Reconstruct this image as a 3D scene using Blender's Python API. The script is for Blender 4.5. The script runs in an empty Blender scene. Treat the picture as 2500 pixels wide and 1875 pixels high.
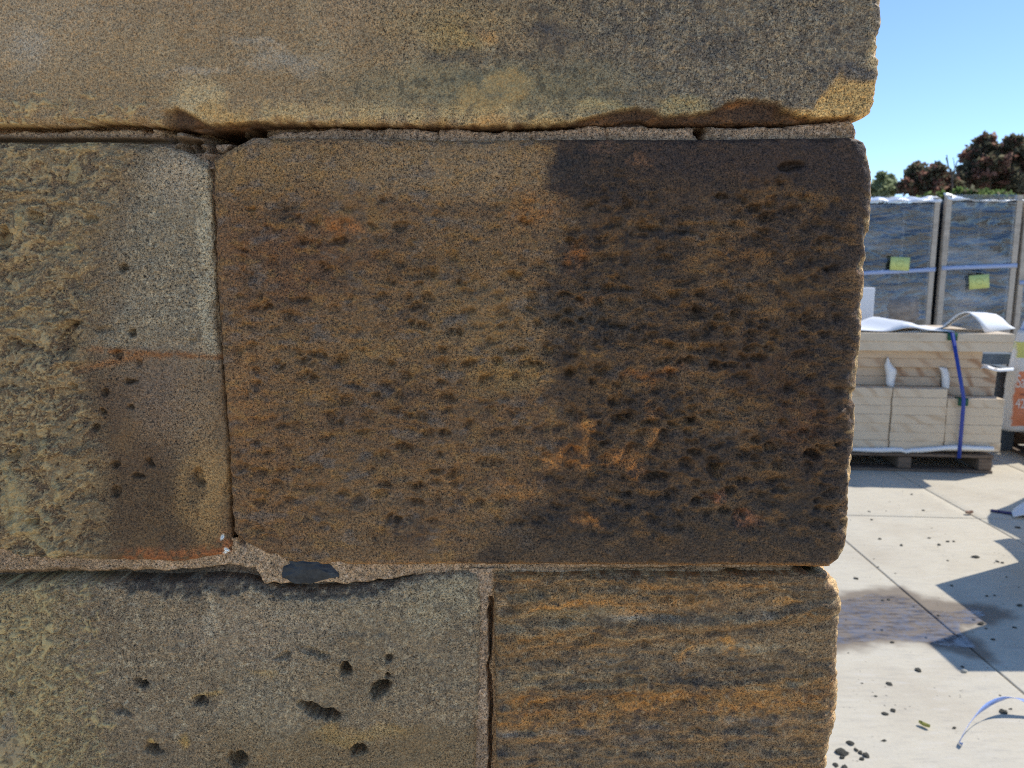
import bpy, bmesh, math, random
import numpy as np
from mathutils import Vector, Matrix
R = math.radians
random.seed(7)
SC = bpy.context.scene
COL = SC.collection

# ------------------------------------------------------------------ camera, sky, sun, exposure
F, PITCH, EYE = 1878.0, R(8.9), 1.5          # focal length in photo pixels, tilt, eye height
D = 0.66                                     # distance of the wall face
cam = bpy.data.cameras.new("camera")
cam.sensor_width = 36.0
cam.lens = F / 2500 * 36.0
cam.clip_start, cam.clip_end = 0.02, 2000
cam.dof.use_dof = True
cam.dof.focus_distance = 0.69
cam.dof.aperture_fstop = 12.5
co = bpy.data.objects.new("camera", cam)
COL.objects.link(co)
co.location = (0, 0, EYE)
co.rotation_euler = (R(90) - PITCH, 0, 0)
SC.camera = co

SUN_EL, SUN_AZ = R(50), R(26)                # azimuth from +X towards +Y
w = bpy.data.worlds.new("World")
SC.world = w
w.use_nodes = True
wn = w.node_tree
sky = wn.nodes.new("ShaderNodeTexSky")
sky.sky_type = 'NISHITA'
sky.sun_disc = False
sky.sun_elevation = SUN_EL
sky.sun_rotation = R(90) - SUN_AZ
sky.altitude = 1800
sky.air_density, sky.dust_density, sky.ozone_density = 1.0, 0.0, 5.0
wn.links.new(sky.outputs[0], wn.nodes["Background"].inputs[0])
wn.nodes["Background"].inputs[1].default_value = 0.116
sl = bpy.data.lights.new("sun", 'SUN')
sl.energy, sl.angle, sl.color = 2.55, R(0.53), (1.0, 0.95, 0.86)
so = bpy.data.objects.new("sun", sl)
COL.objects.link(so)
sd = Vector((math.cos(SUN_EL) * math.cos(SUN_AZ), math.cos(SUN_EL) * math.sin(SUN_AZ), math.sin(SUN_EL)))
so.rotation_euler = sd.to_track_quat('Z', 'Y').to_euler()
so.location = sd * 30
SC.view_settings.view_transform = 'Standard'
SC.view_settings.look = 'None'
SC.view_settings.gamma = 1
SC.view_settings.use_curve_mapping = False
SC.view_settings.exposure = 0.75
SC.cycles.use_denoising = False
SC.cycles.filter_width = 1.05

# ------------------------------------------------------------------ measuring helpers (photo -> place)
cp, sp = math.cos(PITCH), math.sin(PITCH)
def ray(x, y):
    a = (np.asarray(x, float) - 1250) / F
    b = (937.5 - np.asarray(y, float)) / F
    return a, cp + b * sp, -sp + b * cp
def on_wall(x, y, Y=D):
    a, f, u = ray(x, y)
    return a / f * Y, EYE + u / f * Y
def P(x, y, Y):
    X, Z = on_wall(x, y, Y)
    return Vector((float(X), Y, float(Z)))
def G(x, y, z=0.0):
    a, f, u = ray(x, y)
    t = (z - EYE) / u
    return Vector((float(a * t), float(f * t), z))
def to_px(X, Z, Y=D):
    dz = Z - EYE
    depth = Y * cp - dz * sp
    up = Y * sp + dz * cp
    return 1250 + F * X / depth, 937.5 - F * up / depth

# ------------------------------------------------------------------ noise
_r = np.random.RandomState(3)
_perm = np.concatenate([_r.permutation(512)] * 3)
_rv = _r.rand(512)
_ga = _r.rand(512) * 2 * np.pi
_gx, _gy = np.cos(_ga).astype(np.float32), np.sin(_ga).astype(np.float32)
def noise(x, y, seed=0):
    x = np.asarray(x, np.float32) + np.float32(seed * 17.31)
    y = np.asarray(y, np.float32) + np.float32(seed * 9.73)
    xf, yf = np.floor(x), np.floor(y)
    xi, yi = xf.astype(np.int32) & 511, yf.astype(np.int32) & 511
    fx, fy = x - xf, y - yf
    u, v = fx * fx * fx * (fx * (fx * 6 - 15) + 10), fy * fy * fy * (fy * (fy * 6 - 15) + 10)
    def g(i, j, dx, dy):
        h = _perm[_perm[(xi + i) & 511] + ((yi + j) & 511)]
        return _gx[h] * dx + _gy[h] * dy
    n00, n10 = g(0, 0, fx, fy), g(1, 0, fx - 1, fy)
    n01, n11 = g(0, 1, fx, fy - 1), g(1, 1, fx - 1, fy - 1)
    a, b = n00 + u * (n10 - n00), n01 + u * (n11 - n01)
    return (a + v * (b - a)) * 1.5
def fbm(x, y, o=4, seed=0, gain=0.5):
    s, a, t = 0, 1.0, 0.0
    for k in range(o):
        s = s + a * noise(x * 2 ** k, y * 2 ** k, seed + 5 * k)
        t += a
        a *= gain
    return s / t * 1.4
def ss(a, b, x):
    t = np.clip((x - a) / (b - a), 0, 1)
    return t * t * (3 - 2 * t)
def lin(c):
    c = np.array(c, float) / 255
    return np.where(c <= 0.04045, c / 12.92, ((c + 0.055) / 1.055) ** 2.4)

# ------------------------------------------------------------------ object helpers
def tag(o, label=None, cat=None, group=None, kind=None):
    if label: o['label'] = label
    if cat: o['category'] = cat
    if group: o['group'] = group
    if kind: o['kind'] = kind
    return o
def empty(name, loc=(0, 0, 0), rz=0):
    o = bpy.data.objects.new(name, None)
    o.location = loc
    o.rotation_euler = (0, 0, rz)
    o.empty_display_size = 0.1
    COL.objects.link(o)
    return o
def link(name, me, mat=None, parent=None):
    o = bpy.data.objects.new(name, me)
    if mat and not me.materials: me.materials.append(mat)
    COL.objects.link(o)
    if parent: o.parent = parent
    return o
def grid_mesh(name, V, nr, nc, tint=None, smooth=None, extra=None, wrap=False):
    """V: (nr*nc,3) array of a regular grid -> mesh with colour attributes"""
    me = bpy.data.meshes.new(name)
    i = np.arange(nr * nc).reshape(nr, nc)
    q = np.stack([i[:-1, :-1], i[:-1, 1:], i[1:, 1:], i[1:, :-1]], -1).reshape(-1, 4)
    me.vertices.add(nr * nc)
    me.vertices.foreach_set("co", np.ascontiguousarray(V, np.float32).ravel())
    me.loops.add(q.size)
    me.loops.foreach_set("vertex_index", q.ravel().astype(np.int32))
    me.polygons.add(len(q))
    me.polygons.foreach_set("loop_start", np.arange(0, q.size, 4, dtype=np.int32))
    me.polygons.foreach_set("use_smooth", np.ones(len(q), bool))
    me.update(calc_edges=True)
    if tint is not None:
        a = me.attributes.new("tint", 'FLOAT_COLOR', 'POINT')
        c = np.ones((nr * nc, 4), np.float32)
        c[:, :3] = np.clip(tint, 0.004, 0.9)
        a.data.foreach_set("color", c.ravel())
    for nm, arr in (extra or {}).items():
        a = me.attributes.new(nm, 'FLOAT', 'POINT')
        a.data.foreach_set("value", np.ascontiguousarray(arr, np.float32).ravel())
    return me
def bm_mesh(name, bm, smooth=False):
    me = bpy.data.meshes.new(name)
    bm.to_mesh(me)
    bm.free()
    if smooth:
        me.polygons.foreach_set("use_smooth", np.ones(len(me.polygons), bool))
    return me
def box_bm(x0, x1, y0, y1, z0, z1, bev=0.0, jit=0.0, seg=1):
    bm = bmesh.new()
    bmesh.ops.create_cube(bm, size=1)
    for v in bm.verts:
        v.co = Vector(((x0 + x1) / 2 + v.co.x * (x1 - x0), (y0 + y1) / 2 + v.co.y * (y1 - y0), (z0 + z1) / 2 + v.co.z * (z1 - z0)))
        if jit: v.co += Vector((random.uniform(-jit, jit), random.uniform(-jit, jit), random.uniform(-jit, jit)))
    if bev: bmesh.ops.bevel(bm, geom=bm.edges[:], offset=bev, segments=seg, affect='EDGES', profile=0.5)
    return bm
def box(name, dims, mat, parent=None, bev=0.002, jit=0.0):
    return link(name, bm_mesh(name, box_bm(*dims, bev, jit)), mat, parent)
def sheet_mesh(name, pts, th, uvs=False):
    """pts: rows x cols of points -> a sheet with thickness th"""
    nr, nc = len(pts), len(pts[0])
    bm = bmesh.new()
    A = [[bm.verts.new(p) for p in row] for row in pts]
    for r in range(nr - 1):
        for c in range(nc - 1):
            bm.faces.new((A[r][c], A[r][c + 1], A[r + 1][c + 1], A[r + 1][c]))
    bm.normal_update()
    off = [[A[r][c].co - A[r][c].normal * th for c in range(nc)] for r in range(nr)]
    B = [[bm.verts.new(off[r][c]) for c in range(nc)] for r in range(nr)]
    for r in range(nr - 1):
        for c in range(nc - 1):
            bm.faces.new((B[r][c], B[r + 1][c], B[r + 1][c + 1], B[r][c + 1]))
    ring = [(0, c) for c in range(nc)] + [(r, nc - 1) for r in range(1, nr)] + [(nr - 1, c) for c in range(nc - 2, -1, -1)] + [(r, 0) for r in range(nr - 2, 0, -1)]
    for k in range(len(ring)):
        (r0, c0), (r1, c1) = ring[k], ring[(k + 1) % len(ring)]
        bm.faces.new((A[r0][c0], B[r0][c0], B[r1][c1], A[r1][c1]))
    bmesh.ops.recalc_face_normals(bm, faces=bm.faces[:])
    me = bm_mesh(name, bm, True)
    return me

# ------------------------------------------------------------------ materials
class NT:
    def __init__(s, name):
        s.m = bpy.data.materials.new(name)
        s.m.use_nodes = True
        s.t = s.m.node_tree
        s.b = s.t.nodes["Principled BSDF"]
        s.out = s.t.nodes["Material Output"]
    def n(s, typ, **kw):
        x = s.t.nodes.new("ShaderNode" + typ)
        for k, v in kw.items(): setattr(x, k, v)
        return x
    def l(s, a, b): s.t.links.new(a, b)
    def set(s, **kw):
        for k, v in kw.items():
            s.b.inputs[k.replace('_', ' ')].default_value = v
    def noise(s, vec, scale, detail=4, rough=0.55, dist=0.0):
        x = s.n("TexNoise")
        x.inputs["Scale"].default_value = scale
        x.inputs["Detail"].default_value = detail
        x.inputs["Roughness"].default_value = rough
        x.inputs["Distortion"].default_value = dist
        if vec is not None: s.l(vec, x.inputs["Vector"])
        return x.outputs["Fac"]
    def ramp(s, fac, stops):
        x = s.n("ValToRGB")
        e = x.color_ramp.elements
        while len(e) < len(stops): e.new(0.5)
        for k, (p, c) in enumerate(stops):
            e[k].position = p
            e[k].color = (*c, 1) if len(c) == 3 else c
        s.l(fac, x.inputs[0])
        return x.outputs[0]
    def math(s, op, a, b=None, clamp=False):
        x = s.n("Math", operation=op, use_clamp=clamp)
        for k, v in enumerate((a, b)):
            if v is None: continue
            if isinstance(v, (int, float)): x.inputs[k].default_value = v
            else: s.l(v, x.inputs[k])
        return x.outputs[0]
    def mrange(s, f, a, b, c, d):
        x = s.n("MapRange")
        for k, v in enumerate((f, a, b, c, d)):
            if isinstance(v, (int, float)): x.inputs[k].default_value = v
            else: s.l(v, x.inputs[k])
        return x.outputs[0]
    def mix(s, fac, a, b, mode='MIX'):
        x = s.n("Mix", data_type='RGBA', blend_type=mode)
        for k, v in ((0, fac), (6, a), (7, b)):
            if isinstance(v, (int, float)): x.inputs[k].default_value = v
            elif isinstance(v, tuple): x.inputs[k].default_value = (*v, 1)
            else: s.l(v, x.inputs[k])
        return x.outputs[2]
    def attr(s, name):
        x = s.n("Attribute", attribute_name=name)
        return x
    def coord(s, kind="Object", scale=None):
        x = s.n("TexCoord").outputs[kind]
        if scale:
            mp = s.n("Mapping")
            mp.inputs["Scale"].default_value = scale
            s.l(x, mp.inputs[0])
            return mp.outputs[0]
        return x
    def bump(s, h, strength, dist, chain=None):
        x = s.n("Bump")
        x.inputs["Strength"].default_value = strength if isinstance(strength, (int, float)) else 1
        if not isinstance(strength, (int, float)): s.l(strength, x.inputs["Strength"])
        x.inputs["Distance"].default_value = dist
        s.l(h, x.inputs["Height"])
        if chain is not None: s.l(chain, x.inputs["Normal"])
        return x.outputs[0]
    def base(s, c): s.l(c, s.b.inputs["Base Color"])
    def normal(s, c): s.l(c, s.b.inputs["Normal"])

def make_wall_material():
    m = NT("weathered_sandstone")
    c = m.coord()
    tint = m.attr("tint").outputs["Color"]
    soft = m.attr("soft").outputs["Fac"]
    g1 = m.noise(c, 470, 3, 0.7)
    g2 = m.noise(c, 950, 2, 0.6)
    g = m.math('ADD', m.math('MULTIPLY', g1, 0.45), m.math('MULTIPLY', g2, 0.55))
    fac = m.mrange(g, 0.37, 0.655, 0.06, 2.02)
    hard = m.math('SUBTRACT', 1.0, m.math('MULTIPLY', soft, 0.88))
    fac = m.math('ADD', 1.0, m.math('MULTIPLY', m.math('SUBTRACT', fac, 1.0), hard))
    mul = m.n("VectorMath", operation='SCALE')
    m.l(tint, mul.inputs[0]); m.l(fac, mul.inputs["Scale"])
    # a few quartz grains in another hue
    h = m.noise(c, 640, 1, 0.5)
    hue = m.ramp(h, [(0.3, (1.10, 0.98, 0.86)), (0.5, (1, 1, 1)), (0.7, (0.92, 0.99, 1.08))])
    m.base(m.mix(1.0, mul.outputs[0], hue, 'MULTIPLY'))
    m.set(Roughness=0.66)
    m.b.inputs["Specular IOR Level"].default_value = 0.32
    b = m.bump(m.noise(c, 170, 4, 0.6), m.math('MULTIPLY', hard, 0.55), 0.0022)
    m.normal(m.bump(g, m.math('MULTIPLY', hard, 0.9), 0.0011, b))
    return m.m
M_WALL = make_wall_material()

# ------------------------------------------------------------------ the sandstone wall
KW = np.array([0.405, 0.46, 0.545])          # how bright an albedo of 1 shows on the shaded face (measured from renders)
def albedo(rgb): return lin(rgb) / KW
def pl(pts):
    a = np.array(pts, float)
    return on_wall(a[:, 0], a[:, 1])
def fx_by_z(pts):
    X, Z = pl(pts); o = np.argsort(Z)
    return lambda z: np.interp(z, Z[o], X[o])
def fz_by_x(pts):
    X, Z = pl(pts); o = np.argsort(X)
    return lambda x: np.interp(x, X[o], Z[o])
def spread(edges):
    """edges: list of (length, step) -> positions"""
    out, p = [0.0], 0.0
    for L, st in edges:
        k = max(1, int(round(L / st)))
        for i in range(k): out.append(p + L * (i + 1) / k)
        p += L
    return np.array(out)

class Paint:
    """stains and relief of one block, described at their places on its face"""
    def __init__(s, U, Z):
        s.U, s.Z = U, Z
        s.x, s.y = to_px(U, Z)
        s.col = np.zeros((U.size, 3))
        s.h = np.zeros(U.size)           # metres, outwards
        s.soft = np.zeros(U.size)
        k = 1 / 90.0
        s.wx = s.x + 26 * fbm(s.x * k, s.y * k, 3, 11) 
        s.wy = s.y + 26 * fbm(s.x * k, s.y * k, 3, 23)
        s.hx, s.hy = fbm(s.x / 17, s.y / 17, 3, 27), fbm(s.x / 17, s.y / 17, 3, 28)
    def fill(s, c): s.col[:] = albedo(c)
    def mix(s, m, c):
        m = np.clip(m, 0, 1)[:, None]
        s.col = s.col * (1 - m) + albedo(c) * m
    def mul(s, f): s.col *= f[:, None]
    def n(s, period, o=4, seed=0, stretch=1.0, gain=0.5):
        return fbm(s.x / (period * stretch), s.y / period, o, seed, gain)
    def blob(s, cx, cy, rx, ry=None, soft=0.5, rot=0.0, warp=1.0):
        ry = ry or rx
        X = s.x + (s.wx - s.x) * warp - cx
        Y = s.y + (s.wy - s.y) * warp - cy
        if rot:
            c, q = math.cos(R(rot)), math.sin(R(rot))
            X, Y = X * c + Y * q, -X * q + Y * c
        r = np.sqrt((X / rx) ** 2 + (Y / ry) ** 2)
        return 1 - ss(1 - soft, 1 + soft, r)
    def punch(s, sx, sy, seed, rx, ry, keep, soft=0.5, tilt=0.0):
        """irregularly scattered tool marks: 0..1 mask and a random value per mark"""
        hx, hy = 5 * s.n(22, 2, 61 + seed), 5 * s.n(22, 2, 67 + seed)
        X = s.x + 0.5 * (s.wx - s.x) + hx; Y = s.y + 0.5 * (s.wy - s.y) + hy + tilt * s.x
        ix, iy = np.floor(X / sx).astype(int), np.floor(Y / sy).astype(int)
        M = np.zeros(X.size)
        for dj in (-1, 0, 1):
            for di in (-1, 0, 1):
                a, b = ix + di, iy + dj
                h = _perm[(_perm[(a + 31 * seed) & 511] + b) & 511]
                q = [_rv[(h + 97 * k) & 511] for k in range(5)]
                cx, cy = (a + .5 + (q[0] - .5) * .95) * sx, (b + .5 + (q[1] - .5) * .8) * sy
                k = .55 + .9 * q[2]
                r = np.hypot((X - cx) / (rx * k), (Y - cy) / (ry * (.7 + .6 * q[3])))
                M = np.maximum(M, (1 - ss(1 - soft, 1 + soft, r)) * (q[4] < keep) * (.45 + .55 * q[2]))
        return M
    def pit(s, cx, cy, rx, ry, depth, rot=0, soft=0.5):
        kx, ky = s.x, s.y
        s.x = kx + 13 * s.hx; s.y = ky + 10 * s.hy
        s.h -= depth * s.blob(cx, cy, rx, ry, soft * 0.8, rot, 0.5)
        s.x, s.y = kx, ky
    def poly(s, pts, soft=8, warp=0.5):
        """soft mask of a polygon"""
        X = s.x + (s.wx - s.x) * warp; Y = s.y + (s.wy - s.y) * warp
        return poly_mask(X, Y, pts, soft)
def poly_mask(X, Y, pts, soft):
    ins = np.zeros(X.shape, bool); d = np.full(X.shape, 1e9)
    n = len(pts)
    for i in range(n):
        (x0, y0), (x1, y1) = pts[i], pts[(i + 1) % n]
        c = ((y0 > Y) != (y1 > Y))
        if y1 != y0: ins ^= c & (X < (x1 - x0) * (Y - y0) / (y1 - y0) + x0)
        t = np.clip(((X - x0) * (x1 - x0) + (Y - y0) * (y1 - y0)) / ((x1 - x0) ** 2 + (y1 - y0) ** 2 + 1e-9), 0, 1)
        d = np.minimum(d, np.hypot(X - x0 - t * (x1 - x0), Y - y0 - t * (y1 - y0)))
    return ss(-soft, soft, np.where(ins, d, -d))

WALL = empty("sandstone_wall", (-0.2, D, 0))
tag(WALL, "weathered brown sandstone wall of large coursed blocks filling most of the view", "wall")
def block(left, right, top, bottom, painter, end=False, cols=None, rows=None, edge=0.010, corner=0.022, depth=0.36, label=None, step=0.00115):
    fl, fr, ft, fb = fx_by_z(left), fx_by_z(right), fz_by_x(top), fz_by_x(bottom)
    zt, zb = np.mean(pl(top)[1]), np.mean(pl(bottom)[1])
    xl, xr = np.mean(pl(left)[0]), np.mean(pl(right)[0])
    H, W = zt - zb, xr - xl
    def dens(L, lo, hi):          # fine where the camera looks, coarse outside lo..hi (fractions)
        e = []
        if lo > 0.02: e += [(L * lo, 0.006)]
        a, b = L * max(lo, 0), L * min(hi, 1)
        if lo <= 0.02: a = 0
        if lo <= 0.02: e += [(min(edge, (b - a) / 3), edge / 12)]; a += min(edge, (b - a) / 3)
        if hi >= 0.98: e += [(b - edge - a, step), (edge, edge / 12)]
        else: e += [(b - a, step), (L - b, 0.012)]
        p = spread(e)
        return p / p[-1]
    cs = dens(W, *(cols or (0, 1)))
    rs = dens(H, *(rows or (0, 1)))
    if end:                        # front, rounded arris, return face
        cs = cs[cs < 1 - edge / W]
        cs = np.append(cs, 1.0)
    # skirts that dive into the joints
    rs = np.concatenate([[0.0], rs, [1.0]]); skr = np.zeros(rs.size); skr[0] = skr[-1] = 1
    if end:
        arc = np.linspace(0, 1, 26)[1:]
        ret = spread([(0.05, 0.0025), (depth - 0.05, 0.012)])[1:]
        cu = np.concatenate([[0.0], cs]); skc = np.zeros(cu.size); skc[0] = 1
        nfr = cu.size
        nc = nfr + arc.size + ret.size
    else:
        cu = np.concatenate([[0.0], cs, [1.0]]); skc = np.zeros(cu.size); skc[0] = skc[-1] = 1
        nfr = nc = cu.size
    nr = rs.size
    S = np.zeros((nr, nc)); S[:, :nfr] = cu[None, :]; S[:, nfr:] = 1
    T = np.repeat(rs[:, None], nc, 1)
    Lz = lambda z: fl(z)
    cc = corner if end else 0.0
    x = xl + S * (W)
    z = fb(x) + (ft(x) - fb(x)) * T
    for _ in range(2):
        Lx, Rx = fl(z), fr(z)
        x = Lx + S * (Rx - cc - Lx)
        z = fb(x) + (ft(x) - fb(x)) * T
    Lx, Rx = fl(z), fr(z)
    U = x.copy(); Xp = x.copy(); Yp = np.zeros_like(x)
    Nx = np.zeros_like(x); Ny = -np.ones_like(x)
    if end:
        th = np.concatenate([np.zeros(nfr), arc * math.pi / 2, np.full(ret.size, math.pi / 2)])[None, :]
        dd = np.concatenate([np.zeros(nfr + arc.size), ret])[None, :]
        Xp = x + cc * np.sin(th); Yp = cc * (1 - np.cos(th)) + dd + 0 * x
        U = x + cc * th + dd
        Nx = np.sin(th) + 0 * x; Ny = -np.cos(th) + 0 * x
    U, z_, Xp, Yp, Nx, Ny = [a.ravel() for a in (U, z, Xp, Yp, Nx, Ny)]
    p = Paint(U, z_)
    p.arc = (th + 0 * x).ravel() / (math.pi / 2) if end else np.zeros(U.size)
    # rounding towards the joints
    big = 9.0
    dl = (x - Lx).ravel()
    dr = np.full(dl.size, big) if end else (Rx - x).ravel()
    dt, db = (ft(x) - z).ravel(), (z - fb(x)).ravel()
    def q(d, r):
        k = np.clip(1 - d / r, 0, 1)
        return r * (1 - np.sqrt(np.maximum(0, 1 - k * k)))
    rag = 0.0016 * p.n(26, 3, 72) + 0.0022 * np.minimum(0, p.n(70, 2, 73) + 0.1) * 2
    rv = edge * (1 + 0.5 * p.n(140, 2, 71))
    dl, dt, db = [np.maximum(0, d + np.where(d > 0, rag, 0)) for d in (dl, dt, db)]
    if not end: dr = np.maximum(0, dr + np.where(dr > 0, rag, 0))
    e = np.sqrt(q(dl, rv) ** 2 + q(dr, rv) ** 2 + q(dt, rv) ** 2 + q(db, rv) ** 2)
    p.dl, p.dr, p.dt, p.db = dl, dr, dt, db
    p.soft += 0.28 * ss(0.0, 0.5, p.n(170, 3, 95))
    painter(p)
    if end:                        # arris wear, with sunlit rim brightness painted into arris and return face
        worn_rim_light = ss(0.42, 0.75, p.arc + 0.28 * p.n(30, 3, 91)) * ss(0.05, 0.4, p.arc)
        p.mix(worn_rim_light * 0.8, (158, 138, 104))
        band = np.exp(-((p.arc - 0.5) / 0.42) ** 2)
        p.h *= 1 - 0.6 * band
        p.h -= band * (0.0018 * ss(0.1, 0.5, p.n(60, 3, 92)) + 0.0007 * ss(0.0, 0.5, p.n(15, 3, 93)) + 0.003 * ss(0.35, 0.55, p.n(110, 2, 94)) - 0.0034)
    sk = np.maximum(skr[:, None], skc[None, :] if nc == nfr else np.concatenate([skc, np.zeros(nc - nfr)])[None, :]) * np.ones((nr, nc))
    off = p.h - e - sk.ravel() * 0.07
    V = np.stack([Xp + Nx * off, D + Yp + Ny * off, z_], 1)
    # keep skirt rows straight below the edge
    V -= np.array(WALL.location)
    me = grid_mesh("stone_block", V, nr, nc, p.col, extra={"soft": p.soft})
    o = link("stone_block", me, M_WALL, WALL)
    if label: o['label'] = label
    return o

def roughness(p, a=1.0, seed=0):
    p.h += a * (0.0016 * p.n(160, 4, 31 + seed) + 0.0010 * p.n(36, 3, 41 + seed) + 0.00045 * p.n(10, 2, 51 + seed))
def splatter(p, mask, seed, col=(150, 138, 100), thick=0.0016, per=30):
    """old slurry and lichen that set in raised smooth flecks and curly ribs"""
    wx, wy = 10 * p.n(40, 2, seed + 3), 10 * p.n(40, 2, seed + 4)
    rib = 1 - np.abs(fbm((p.x + wx) / (per * 1.3), (p.y + wy) / per, 3, seed)) * 5.5
    fl = fbm((p.x + wx * 2) / (per * 0.8), (p.y + wy * 2) / per, 4, seed + 7, 0.6) + 0.45 * p.n(per * 3.5, 2, seed + 9)
    v = np.maximum(ss(0.35, 0.85, rib) * ss(0.12, 0.5, mask) * 0.75, ss(0.02, 0.2, fl - (1 - mask) * 0.7))
    v = v * ss(0.0, 0.3, mask)
    p.mix(v * 0.8, col)
    p.h += thick * v
    p.soft = np.maximum(p.soft, v * 0.85)
def specks(p, mask, c, per, thr, seed, k=0.8, stretch=1.0):
    n = p.n(per, 3, seed, stretch, 0.6)
    p.mix(mask * ss(thr, thr + 0.25, n) * k, c)

def paint_top(p):
    p.fill((124, 106, 82)); p.soft = np.maximum(p.soft, 0.34 * (1 - ss(700, 1100, p.wx)))
    p.mix(ss(-0.3, 0.5, p.n(260, 4, 1, 1.6)) * 0.55, (118, 101, 75))
    p.mix(ss(0.0, 0.5, p.n(190, 4, 2, 0.7)) * 0.4, (138, 122, 95))
    p.mix(ss(0.05, 0.5, p.n(110, 4, 24, 0.35)) * 0.35, (108, 92, 70))
    p.mix(p.blob(60, 60, 220, 130, 0.7) * 0.5, (139, 124, 101))
    p.mix(p.blob(330, 170, 260, 90, 0.8) * 0.35, (130, 110, 80))
    # greyer, speckled to the right
    dk = ss(850, 1500, p.wx + 120 * p.n(200, 3, 3))
    p.mix(dk * 0.75, (92, 83, 67))
    specks(p, dk, (62, 56, 50), 34, 0.02, 5, 0.75)
    fl = ss(1280, 1650, p.wx)
    p.mix(fl * 0.35, (100, 94, 84))
    specks(p, fl, (142, 130, 110), 11, 0.12, 6, 0.45, 0.6)
    specks(p, fl, (128, 118, 98), 50, 0.1, 8, 0.4, 0.4)
    specks(p, fl, (58, 54, 51), 12, 0.16, 9, 0.5, 0.7)
    specks(p, fl, (66, 60, 54), 80, 0.1, 25, 0.45, 0.35)
    p.mix(p.blob(1100, 60, 150, 55, 0.7) * 0.45, (125, 107, 72))
    p.mix(p.blob(1120, 105, 70, 35, 0.7) * 0.45, (140, 117, 70))
    p.mix(p.blob(1190, 150, 16, 48, 0.5) * 0.6, (140, 125, 98))
    p.mix(p.blob(1200, 92, 18, 14, 0.6) * 0.6, (160, 122, 74))
    g = p.blob(1200, 215, 330, 62, 0.7)
    p.mix(g * 0.6, (104, 100, 78)); p.soft = np.maximum(p.soft, g * 0.45)
    specks(p, g, (66, 62, 50), 26, 0.12, 12, 0.7)
    q = p.blob(1200, 225, 95, 42, 0.35, -25)
    p.mix(q * 0.7 * ss(-.7, .0, p.n(30, 3, 27)), (138, 118, 80)); p.h += 0.0022 * q; p.soft = np.maximum(p.soft, q * 0.6)
    specks(p, p.blob(1340, 75, 60, 26), (70, 64, 60), 20, -0.3, 13, 0.6)
    for (cx, cy, rx, ry) in ((1335, 62, 34, 12), (1165, 78, 40, 9), (1160, 140, 60, 16), (1080, 135, 45, 18), (1370, 105, 30, 14), (1735, 120, 60, 35)):
        p.mix(p.blob(cx, cy, rx, ry, 0.7) * 0.5, (66, 62, 58))
    # pale bluish veins
    for (cx, cy, rx, ry, t) in ((480, 170, 70, 9, -5), (700, 150, 90, 22, 6), (70, 110, 40, 50, 0), (640, 110, 60, 8, 12)):
        p.mix(p.blob(cx, cy, rx, ry, 0.8, t) * 0.5, (140, 132, 118))
    # clean lighter lower arris
    low = ss(232, 285, p.wy + 14 * p.n(60, 2, 15)) * ss(380, 470, p.x) * (1 - ss(1430, 1500, p.x))
    p.mix(low * 0.6 * ss(-.6, .2, p.n(40, 3, 26)), (156, 137, 98))
    p.mix(p.blob(480, 240, 55, 45, 0.6) * 0.6, (160, 143, 108))
    p.mix(p.blob(540, 275, 75, 22, 0.6) * 0.5, (150, 118, 66))
    p.mix(p.blob(1200, 295, 45, 12, 0.8) * 0.5, (150, 112, 64))
    p.mix(p.blob(1480, 255, 60, 16, 0.6) * 0.5, (148, 135, 96))
    p.mix(p.blob(1660, 262, 60, 22, 0.6) * 0.6, (136, 122, 84))
    # smooth slurry at the lower left
    s = ss(225, 300, p.y + 40 * p.n(120, 2, 17)) * (1 - ss(330, 450, p.x))
    splatter(p, s, 81, (150, 134, 98), 0.0026, 60)
    # fresh broken patch at the right end
    b = p.poly([(1985, 268), (2000, 235), (2030, 205), (2050, 172), (2066, 196), (2100, 208), (2150, 192), (2200, 190), (2300, 230), (2300, 320), (1900, 320), (1900, 262)], 7, 0.5)
    p.mix(b, (150, 124, 80)); p.mix(b * ss(0, 0.5, p.n(50, 3, 18)) * 0.6, (172, 142, 92))
    p.h -= 0.0022 * b
    b2 = p.poly([(2118, 120), (2128, 92), (2160, 90), (2160, 185), (2120, 165)], 8)
    p.mix(b2 * 0.7, (156, 138, 104))
    p.mix(p.blob(2085, 178, 50, 22, 0.5) * 0.6, (72, 70, 70))
    # spalled cavity under the lower arris
    top = np.interp(p.wx, [300, 400, 440, 470, 520, 560, 640, 800, 1000, 1250, 1400, 1470, 1500, 1540, 1580, 1605, 1650, 1740, 1772, 1827, 1881, 1920, 1990, 2079, 2110, 2160],
                    [300, 268, 266, 280, 300, 300, 296, 302, 304, 306, 300, 282, 268, 262, 266, 280, 284, 268, 254, 241, 247, 266, 286, 282, 310, 320])
    cv = ss(-4, 7, p.y - top + 5 * p.n(22, 2, 19)) * ss(380, 430, p.x) * (1 - ss(2090, 2110, p.x))
    p.mix(cv * 0.95, (58, 42, 30)); p.mix(cv * ss(-0.1, 0.4, p.n(40, 3, 20, 2)) * 0.6, (92, 66, 42))
    p.mix(cv * p.blob(1800, 256, 26, 9, 0.8) * 0.5, (120, 82, 46))
    p.h -= 0.011 * cv * ss(0, 0.6, cv)
    roughness(p, 1.0, 0)
    p.h += 0.0012 * fl * p.n(18, 3, 22)

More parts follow.
